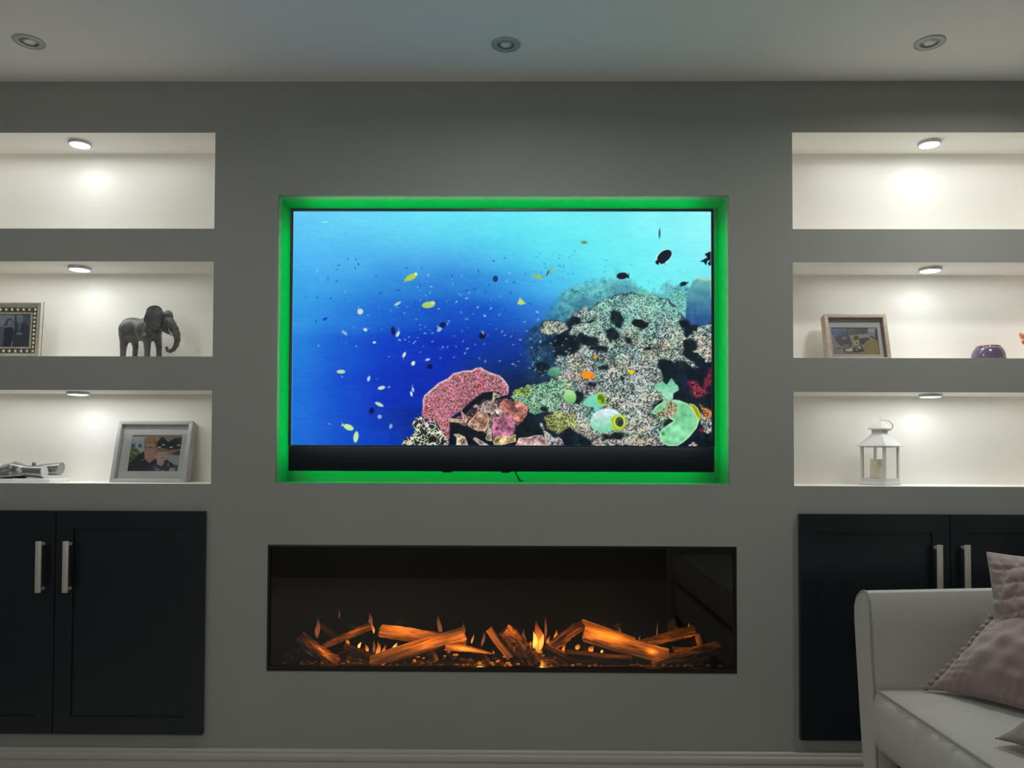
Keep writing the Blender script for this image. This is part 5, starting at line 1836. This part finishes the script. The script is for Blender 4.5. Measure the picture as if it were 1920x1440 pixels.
# ------------------------------------------------------------------ lantern with its candle
def build_lantern():
    zf = niches[5][2]
    y0 = 0.035
    near = at(1659.5, 911.5, y0)
    s = 48.9 * S * (D + y0 + 0.03) / D
    phi = R(56)
    # near corner at the origin; left wall runs along la, right wall along lb
    la = Vector((-math.cos(phi), math.sin(phi), 0))
    lb = Vector((math.sin(phi), math.cos(phi), 0))
    cen = Vector((near.x, y0, 0)) + (la + lb) * (s / 2)
    cen.z = zf
    px = S * (D + y0 + 0.05) / D

    def hz(py):
        return zf + (911.5 - py) * px

    def corner(half, z):
        """four corners: near, left, far, right"""
        return [Vector((cen.x, cen.y, z)) + la * (a * half) + lb * (b * half) for a, b in ((-1, -1), (1, -1), (1, 1), (-1, 1))]
    t = thing('candle_lantern', (cen.x, cen.y, zf), 'white metal lantern with glass sides and a ring handle in the right niche', 'lantern')

    def stack(name, lv, closed=(True, True), mat=None):
        v, f = [], []
        for h_, z in lv:
            v += corner(h_, z)
        for i in range(len(lv) - 1):
            for q in range(4):
                r_ = (q + 1) % 4
                f.append((i * 4 + q, i * 4 + r_, (i + 1) * 4 + r_, (i + 1) * 4 + q))
        if closed[0]:
            f.append((3, 2, 1, 0))
        if closed[1]:
            n = (len(lv) - 1) * 4
            f.append((n, n + 1, n + 2, n + 3))
        bm = bmesh.new()
        V = [bm.verts.new(p) for p in v]
        for ff in f:
            bm.faces.new([V[i] for i in ff])
        return bm_obj(name, bm, mat or M['lantern'], t)
    hs = s / 2
    stack('base', [(hs * 1.06, zf), (hs * 1.06, hz(908)), (hs * 1.0, hz(904.5)), (hs * 1.0, hz(898.5))])
    w4 = 0.0085
    zlo, zhi = hz(899), hz(839)
    for a, b in ((-1, -1), (1, -1), (1, 1), (-1, 1)):
        bm = bmesh.new()
        c = [Vector((cen.x, cen.y, 0)) + la * (a * hs - (a * w4 * i)) + lb * (b * hs - (b * w4 * j)) for i, j in ((0, 0), (1, 0), (1, 1), (0, 1))]
        V = [bm.verts.new(Vector((p.x, p.y, z))) for z in (zlo, zhi) for p in c]
        for ff in ((0, 1, 2, 3), (7, 6, 5, 4), (0, 4, 5, 1), (1, 5, 6, 2), (2, 6, 7, 3), (3, 7, 4, 0)):
            bm.faces.new([V[i] for i in ff])
        bm_obj('post', bm, M['lantern'], t)
    for (a0, b0), (a1, b1) in (((-1, -1), (1, -1)), ((1, -1), (1, 1)), ((1, 1), (-1, 1)), ((-1, 1), (-1, -1))):
        k = 0.93
        p, q = [Vector((cen.x, cen.y, 0)) + la * (a * hs * k) + lb * (b * hs * k) for a, b in ((a0, b0), (a1, b1))]
        mk('glass_pane', [(p.x, p.y, zlo), (q.x, q.y, zlo), (q.x, q.y, zhi), (p.x, p.y, zhi)], [(0, 1, 2, 3)], M['glass'], t)
    stack('eaves', [(hs * 1.0, hz(841)), (hs * 1.0, hz(838)), (hs * 1.17, hz(839.5)), (hs * 1.17, hz(838.0)), (hs * 0.80, hz(827)), (hs * 0.43, hz(815.5))], (True, True))
    nk = stack('vent_neck', [(hs * 0.41, hz(816)), (hs * 0.41, hz(806))])
    # punched holes in the neck
    bm = bmesh.new()
    for row, zz in enumerate((812, 809)):
        for i in range(5):
            for d, nrm, org_ in ((la, -lb, -lb), (lb, -la, -la)):
                c = Vector((cen.x, cen.y, hz(zz))) + org_ * (hs * 0.41 + 0.0002) + d * (hs * 0.41 * (-0.7 + 0.35 * i + 0.1 * row))
                add_box(bm, c - Vector((0.001, 0.001, 0.001)), c + Vector((0.001, 0.001, 0.001)))
    o = bm_obj('vent_holes', bm, M['candle'], t)
    o['kind'] = 'stuff'
    stack('cap', [(hs * 0.60, hz(807.5)), (hs * 0.60, hz(805)), (hs * 0.08, hz(789.5))])
    # lug and the ring handle that hangs to the right
    top = Vector((cen.x, cen.y, hz(789)))
    tube('lug', [top + Vector((0, 0, -0.002)), top + Vector((0, 0, 0.004)), top + Vector((0.004, 0, 0.0075)), top + Vector((0.009, 0, 0.004))], 0.0014, M['lantern'], t, 8)
    c = at(1660.5, 797.5, cen.y - 0.012)
    ax1 = Vector((at(1667, 800, 0).x - at(1646, 787, 0).x, -0.012, at(1667, 800, 0).z - at(1646, 787, 0).z)).normalized()
    ax2 = Vector((0.30, -0.75, 0.42))
    ax2 = (ax2 - ax1 * ax2.dot(ax1)).normalized()
    rr = 12.3 * px
    tube('ring_handle', [c + ax1 * rr * math.cos(a) + ax2 * rr * math.sin(a) for a in [2 * math.pi * i / 36 for i in range(36)]], 0.0017, M['lantern'], t, 8, True)
    # candle inside, its own thing
    cz = hz(898.5)
    cd = at(1643.0, 898, cen.y)
    cc = Vector((cd.x + 0.001, cen.y, cz))
    t2 = thing('pillar_candle', cc, 'ivory ribbed pillar candle standing inside the white lantern', 'candle')
    r_ = 11.2 * px
    pr = [(r_ * 0.97, 0)]
    hh = 35.5 * px
    for i in range(7):
        z = hh * (i + 0.5) / 7
        pr += [(r_ * 1.0, z - hh * 0.055), (r_ * (0.975 if i % 2 else 1.0), z + hh * 0.05), (r_ * 0.955, z + hh * 0.066)]
    pr += [(r_ * 0.98, hh * 0.97), (r_ * 0.9, hh * 1.0), (r_ * 0.72, hh * 0.985), (r_ * 0.5, hh * 0.93), (0.0015, hh * 0.91)]
    lathe('wax', pr, cc, M['candle'], t2, 32)
    tube('wick', [cc + Vector((0, 0, hh * 0.90)), cc + Vector((0.0006, 0, hh * 0.96)), cc + Vector((0.002, 0, hh * 0.995))], 0.0009, M['wick'], t2, 6)


build_lantern()


# ------------------------------------------------------------------ glazed pot and red glass ornament
def build_pot():
    zf = niches[4][2]
    y0 = 0.085
    a, b = at(1824.5, 671, y0), at(1882, 671, y0)
    c = Vector(((a.x + b.x) / 2 , y0, zf))
    px = (b.x - a.x) / 57.5
    hid = (a.z - zf) / px
    t = thing('glazed_pot', c, 'squat purple and crimson glazed pot in the right niche', 'pot')
    pr = [(24 * px, 0), (27.5 * px, 0.8 * px), (29.4 * px, 3.2 * px)] + [(r_ * px, (z + hid) * px) for r_, z in ((29, 0), (28.2, 6), (26.6, 11), (24.2, 16), (21.5, 19.2), (19.8, 20.4))]
    lathe('body', pr, c, M['glaze'], t, 48, ang=60)
    pr = [(r_ * px, (z + hid) * px) for r_, z in ((20.8, 19.2), (20.6, 21.4), (18.6, 22.6), (16.8, 22.0), (16.4, 20.0), (16.0, 16))] + [(0.002, (15 + hid) * px)]
    lathe('rim', pr, c, M['glaze_rim'], t, 48, cap=False, ang=60)


def build_ornament():
    zf = niches[4][2]
    y0 = 0.09
    px = S * (D + y0) / D
    c = at(1932, 671, y0)
    hid = (c.z - zf)
    c.z = zf
    t = thing('glass_flower_ornament', c, 'red orange glass flower ornament cut off by the edge of the frame', 'ornament')
    lathe('foot', [(10 * px, 0), (11 * px, 1 * px), (8 * px, 3 * px), (3 * px, 5 * px), (1.8 * px, 8 * px)], c, M['redglass'], t, 24)
    tube('stem', [c + Vector((0, 0, 6 * px)), c + Vector((-1 * px, 0, 16 * px)), c + Vector((1 * px, 0, 28 * px)), c + Vector((2 * px, 0, 38 * px + hid))], [1.8 * px, 1.6 * px, 1.6 * px, 2 * px], M['redglass'], t, 8)
    for (ax, az, bx, bz, r_) in ((-16, 38, -20.5, 47, 4.5), (-12, 28, -17, 33, 4.5), (-8, 34, -14, 40, 4.0), (4, 44, 0, 54, 4.5), (12, 36, 18, 44, 4.5), (10, 26, 16, 30, 4), (-2, 38, -6, 50, 4)):
        a_ = c + Vector((ax * px * 0.45 + 0, -0.004, az * px * 0.9 + hid))
        b_ = c + Vector((ax * px, -0.006, az * px + hid))
        d_ = c + Vector((bx * px, -0.004, bz * px + hid))
        tube('petal', [a_, a_.lerp(b_, 0.6), b_, b_.lerp(d_, 0.6), d_], [1.0 * px, 2.2 * px, r_ * px, r_ * 0.8 * px, 0.6 * px], M['redglass'], t, 10)


build_pot()
build_ornament()


# ------------------------------------------------------------------ sofa
def build_sofa():
    SX = 0.99
    t = thing('sofa', (1.45, -1.25, 0), 'light grey linen sofa with piped padded arm, in front of the right cupboard', 'sofa')
    # outline of the arm as its narrow front panel shows it
    front = [(1619, 1440), (1614, 1370), (1609, 1290), (1604, 1210), (1601, 1160), (1600.5, 1135), (1604, 1118), (1611, 1109), (1618, 1107), (1624, 1112), (1628, 1130), (1630.5, 1175), (1633, 1230), (1637, 1290), (1640, 1360), (1642, 1440)]
    pts = [atx(px, py, SX) for px, py in front]
    yz = [(p.y, p.z) for p in pts]
    yz = [(yz[0][0], 0.09)] + yz + [(yz[-1][0], 0.09)]
    c_top = [p for p in yz if p[1] > 0.70]
    xs = [SX, SX + 0.006, SX + 0.014] + list(np.linspace(SX + 0.05, 1.98, 10))
    bm = bmesh.new()
    L = []
    for i, x in enumerate(xs):
        ins = (0.007, 0.0015, 0.0)[i] if i < 3 else 0.0
        cy_ = sum(p[0] for p in yz) / len(yz)
        rise = 0.022 * (x - SX) / 0.9
        row = []
        for (y, z) in yz:
            yy = y + (cy_ - y) * ins * 8
            zz = z - (ins if z > 0.3 else 0) + rise * max(0, min(1, (z - 0.3) / 0.45))
            row.append(bm.verts.new((x, yy, zz)))
        L.append(row)
    n = len(yz)
    for a, b in zip(L[:-1], L[1:]):
        for q in range(n):
            r_ = (q + 1) % n
            bm.faces.new((a[q], a[r_], b[r_], b[q]))
    bm.faces.new(L[0])
    bm.faces.new(L[-1][::-1])
    arm = auto_smooth(bm_obj('arm', bm, M['sofa'], t), 40)
    # piping round the arm's front panel
    pp = [(SX + 0.004, y + (cy_ - y) * 0.03, z - 0.001) for (y, z) in yz[1:-1]]
    pp = [(SX + 0.004, yz[0][0], 0.10)] + pp + [(SX + 0.004, yz[-1][0], 0.10)]
    tube('arm_piping', pp, 0.0032, M['sofa_pipe'], arm, 6)
    yin = yz[-3][0]
    yarm0 = -2.42
    # matching arm at the other end, mirrored across the sofa's middle
    ym = (yin + yarm0) / 2
    o2 = arm.copy()
    o2.data = arm.data.copy()
    for v in o2.data.vertices:
        v.co.y = 2 * ym - v.co.y
    o2.data.flip_normals()
    COL.objects.link(o2)
    o2.parent = t
    o2.matrix_parent_inverse = Matrix.Translation(-Vector(t.location))
    # base rail, seat deck and back
    box('base_rail', (SX + 0.028, yarm0 + 0.03, 0.09), (1.98, yin + 0.02, 0.275), M['sofa'], t, 0.006)
    box('seat_deck', (SX + 0.06, yarm0 + 0.03, 0.276), (1.98, yin + 0.02, 0.325), M['sofa_dark'], t, 0.004)
    bm = bmesh.new()
    add_box(bm, (1.80, yarm0 - 0.14, 0.09), (2.02, yin + 0.15, 0.92), 0.05, 4)
    auto_smooth(bm_obj('back_frame', bm, M['sofa'], t), 45)
    # seat cushions: crowned top, rounded front with piping along the top edge
    Pf = atx(1652, 1294, SX + 0.02)
    zt = Pf.z
    zb = zt - 0.158
    splits = [(yin - 0.004, yin - 0.86), (yin - 0.864, yarm0 + 0.14)]
    for (ya, yb_) in splits:
        nx_, ny_ = 26, 34
        x0, x1 = SX + 0.006, 1.80
        bm = bmesh.new()
        grid = {}

        def surf(u, v, side):
            x = x0 + (x1 - x0) * u
            y = ya + (yb_ - ya) * v
            ed = min(u * (x1 - x0), (1 - u) * (x1 - x0)) / 0.13
            ev = min(v, 1 - v) * abs(ya - yb_) / 0.12
            crown = 0.018 * (1 - (1 - min(1, ed)) ** 2) * (1 - (1 - min(1, ev)) ** 2)
            return Vector((x, y, (zt + crown) if side else zb))
        for side in (0, 1):
            for i in range(nx_ + 1):
                for j in range(ny_ + 1):
                    grid[(side, i, j)] = bm.verts.new(surf(i / nx_, j / ny_, side))
            for i in range(nx_):
                for j in range(ny_):
                    a = [grid[(side, i, j)], grid[(side, i + 1, j)], grid[(side, i + 1, j + 1)], grid[(side, i, j + 1)]]
                    bm.faces.new(a)
        rim = [(i, 0) for i in range(nx_)] + [(nx_, j) for j in range(ny_)] + [(i, ny_) for i in range(nx_, 0, -1)] + [(0, j) for j in range(ny_, 0, -1)]
        m = len(rim)
        K = 7
        cols = []
        for (i, j) in rim:
            top, bot = grid[(1, i, j)], grid[(0, i, j)]
            u, v = i / nx_, j / ny_
            out = Vector(((-1 if i == 0 else (1 if i == nx_ else 0)), (1 if j == 0 else (-1 if j == ny_ else 0)), 0))
            if out.y != 0 and out.x == 0:
                out *= 0.12
            if out.length > 1:
                out.normalize()
                out *= 0.6
            col = [top]
            for s_ in range(1, K):
                f_ = s_ / K
                p = top.co.lerp(bot.co, f_)
                pk = 0.007 * math.sin(j * 2.3 + 1.7 * math.sin(j * 0.9)) * math.exp(-f_ * 3.0) if i == 0 else 0
                p = p + out * (0.024 * math.sin(math.pi * f_) ** 0.8 + pk)
                col.append(bm.verts.new(p))
            col.append(bot)
            cols.append(col)
        for q in range(m):
            r_ = (q + 1) % m
            for s_ in range(K):
                bm.faces.new((cols[q][s_], cols[q][s_ + 1], cols[r_][s_ + 1], cols[r_][s_]))
        pip = [grid[(1, i, j)].co.copy() + Vector((0, 0, 0.0005)) for (i, j) in rim]
        sc_ = auto_smooth(bm_obj('seat_cushion', bm, M['sofa'], t), 70)
        tube('piping', pip, 0.0032, M['sofa_pipe'], sc_, 6, True)
    # back cushions
    for (ya, yb_) in splits:
        cushion_part('back_cushion', [Vector((1.62, ya - 0.01, zt + 0.02)), Vector((1.62, yb_ + 0.01, zt + 0.02)), Vector((1.76, yb_ + 0.01, 0.98)), Vector((1.76, ya - 0.01, 0.98))], 0.09, M['sofa'], t, 3)
    for (x, y) in ((SX + 0.06, yin - 0.02), (SX + 0.06, yarm0 - 0.02), (1.93, yin - 0.02), (1.93, yarm0 - 0.02)):
        lathe('leg', [(0.016, 0.0), (0.024, 0.085), (0.026, 0.091)], (x, y, 0), M['leg_wood'], t, 16)
    return zt


def cushion_mesh(c, thick, seed, wr=0.004, n=44, pinch=0.35, ruche=False):
    """stuffed square cushion between four corner points, seam round the middle"""
    rg = np.random.default_rng(seed)
    c = [np.array(p, float) for p in c]
    nrm = np.cross(c[1] - c[0], c[3] - c[0])
    nrm /= np.linalg.norm(nrm)
    u = np.linspace(0, 1, n + 1)
    Ug, Vg = np.meshgrid(u, u, indexing='ij')
    # the sides draw in between the corners
    du = 0.055 * pinch * np.sin(math.pi * Vg) * (1 - 2 * Ug)
    dv = 0.055 * pinch * np.sin(math.pi * Ug) * (1 - 2 * Vg)
    a, b = (Ug + du)[..., None], (Vg + dv)[..., None]
    Pm = c[0] * (1 - a) * (1 - b) + c[1] * a * (1 - b) + c[2] * a * b + c[3] * (1 - a) * b
    prof_ = (np.clip(np.sin(math.pi * Ug), 0, 1) ** 0.55) * (np.clip(np.sin(math.pi * Vg), 0, 1) ** 0.55)
    W_ = np.zeros_like(Ug)
    for k in range(9):
        an, ph, fr = rg.uniform(0, math.pi), rg.uniform(0, 6.28), rg.uniform(5, 16)
        W_ += np.sin((Ug * math.cos(an) + Vg * math.sin(an)) * fr * 2 + ph + 1.5 * np.sin(Vg * 5 + ph)) / 9 * 1.6
    # gathers running in from the seams
    edge = np.exp(-np.minimum(Ug, 1 - Ug) * 9) * np.sin(Vg * 60 + 3 * np.sin(Vg * 11 + seed)) + np.exp(-np.minimum(Vg, 1 - Vg) * 9) * np.sin(Ug * 60 + 3 * np.sin(Ug * 13 + seed))
    if ruche:
        gu = np.abs(np.sin(Ug * math.pi * 7 + 0.5 * np.sin(Vg * 14)))
        gv = np.abs(np.sin(Vg * math.pi * 7 + 0.5 * np.sin(Ug * 12)))
        W_ = W_ * 0.8 + 1.7 * (np.minimum(gu, gv) ** 0.6) - 0.8
    h = thick * prof_ + (W_ * wr + edge * wr * 0.55) * np.clip(prof_ * 2.2, 0, 1)
    A = Pm + nrm * h[..., None]
    B = Pm - nrm * (thick * prof_ * 0.9 + W_ * wr * 0.5 * np.clip(prof_ * 2, 0, 1))[..., None]
    idA = np.arange((n + 1) ** 2).reshape(n + 1, n + 1)
    vs_ = list(A.reshape(-1, 3))
    idB = -np.ones_like(idA)
    for i in range(n + 1):
        for j in range(n + 1):
            if i in (0, n) or j in (0, n):
                idB[i, j] = idA[i, j]
            else:
                idB[i, j] = len(vs_)
                vs_.append(B[i, j])
    fs = []
    for i in range(n):
        for j in range(n):
            fs.append((idA[i, j], idA[i + 1, j], idA[i + 1, j + 1], idA[i, j + 1]))
            fs.append((idB[i, j], idB[i, j + 1], idB[i + 1, j + 1], idB[i + 1, j]))
    return vs_, fs, Pm


def cushion_part(name, c, thick, mat, parent, seed, **kw):
    v, f, _ = cushion_mesh(c, thick, seed, **kw)
    return mk(name, v, f, mat, parent, True)


SEAT = build_sofa()


def build_cushions():
    # cushion edged with pompoms, leaning over on the seat
    A = at(1741, 1291, -0.525)
    B = at(1990, 1350, -0.79)
    A.z = max(A.z, SEAT + 0.02)
    B.z = SEAT + 0.03
    Dp = at(1876, 1143, -0.515)
    C = B + (Dp - A) * 1.02
    t = thing('pompom_cushion', (A + B) / 2, 'dusty mauve velvet cushion edged with pompoms leaning on the sofa seat', 'cushion')
    v, f, Pm = cushion_mesh([A, B, C, Dp], 0.075, 4, wr=0.0075, n=64, pinch=0.6)
    mk('cover', v, f, M['mauve'], t, True)
    n = Pm.shape[0] - 1
    rg = np.random.default_rng(8)
    pid = 0
    sv, sf = sphere_data((0, 0, 0), 1, 9, 7)
    out0 = (np.array(A) - np.array(B))
    out0 /= np.linalg.norm(out0)
    up0 = (np.array(Dp) - np.array(A))
    up0 /= np.linalg.norm(up0)
    for (side, cnt, out) in (('l', 15, out0), ('t', 13, up0), ('r', 13, -out0)):
        for q in range(cnt):
            s = (q + 0.5) / cnt if side != 'l' else q / (cnt - 0.6)
            i = int(round(s * n))
            i = min(n, i)
            P = {'l': Pm[0, i], 'b': Pm[i, 0], 't': Pm[i, n], 'r': Pm[n, i]}[side]
            r_ = 0.0082 * rg.uniform(0.85, 1.12)
            c = P + out * 0.008
            vv = [np.array(x) * r_ * (1 + 0.10 * rg.standard_normal()) + c for x in sv]
            mk('pompom', vv, sf, M['mauve'], t, True)
    # ruched cushion standing behind it
    T = at(1848.5, 1034, -0.455)
    Tr = at(2085, 1040, -0.66)
    Bl = at(1856, 1240, -0.535)
    Br = Bl + (Tr - T)
    for p in (Bl, Br):
        p.z = max(p.z, SEAT + 0.03)
    t2 = thing('ruched_cushion', (Bl + Br) / 2, 'pale mauve ruched cushion standing behind the pompom cushion by the sofa arm', 'cushion')
    v, f, _ = cushion_mesh([Bl, Br, Tr, T], 0.07, 9, wr=0.0075, n=64, pinch=0.8, ruche=True)
    mk('cover', v, f, M['mauve2'], t2, True)
    # dark cushion lying nearer on the seat
    a = atz(1864, 1385, SEAT + 0.03)
    b = a + Vector((0.10, -0.36, 0.04))
    d = a + Vector((0.33, 0.06, 0.14))
    c = b + (d - a)
    t3 = thing('taupe_cushion', a, 'dark taupe velvet cushion lying flat on the near part of the sofa seat', 'cushion')
    v, f, _ = cushion_mesh([a, b, c, d], 0.055, 15, wr=0.011, n=44, pinch=0.6)
    mk('cover', v, [q[::-1] for q in f], M['taupe'], t3, True)


build_cushions()
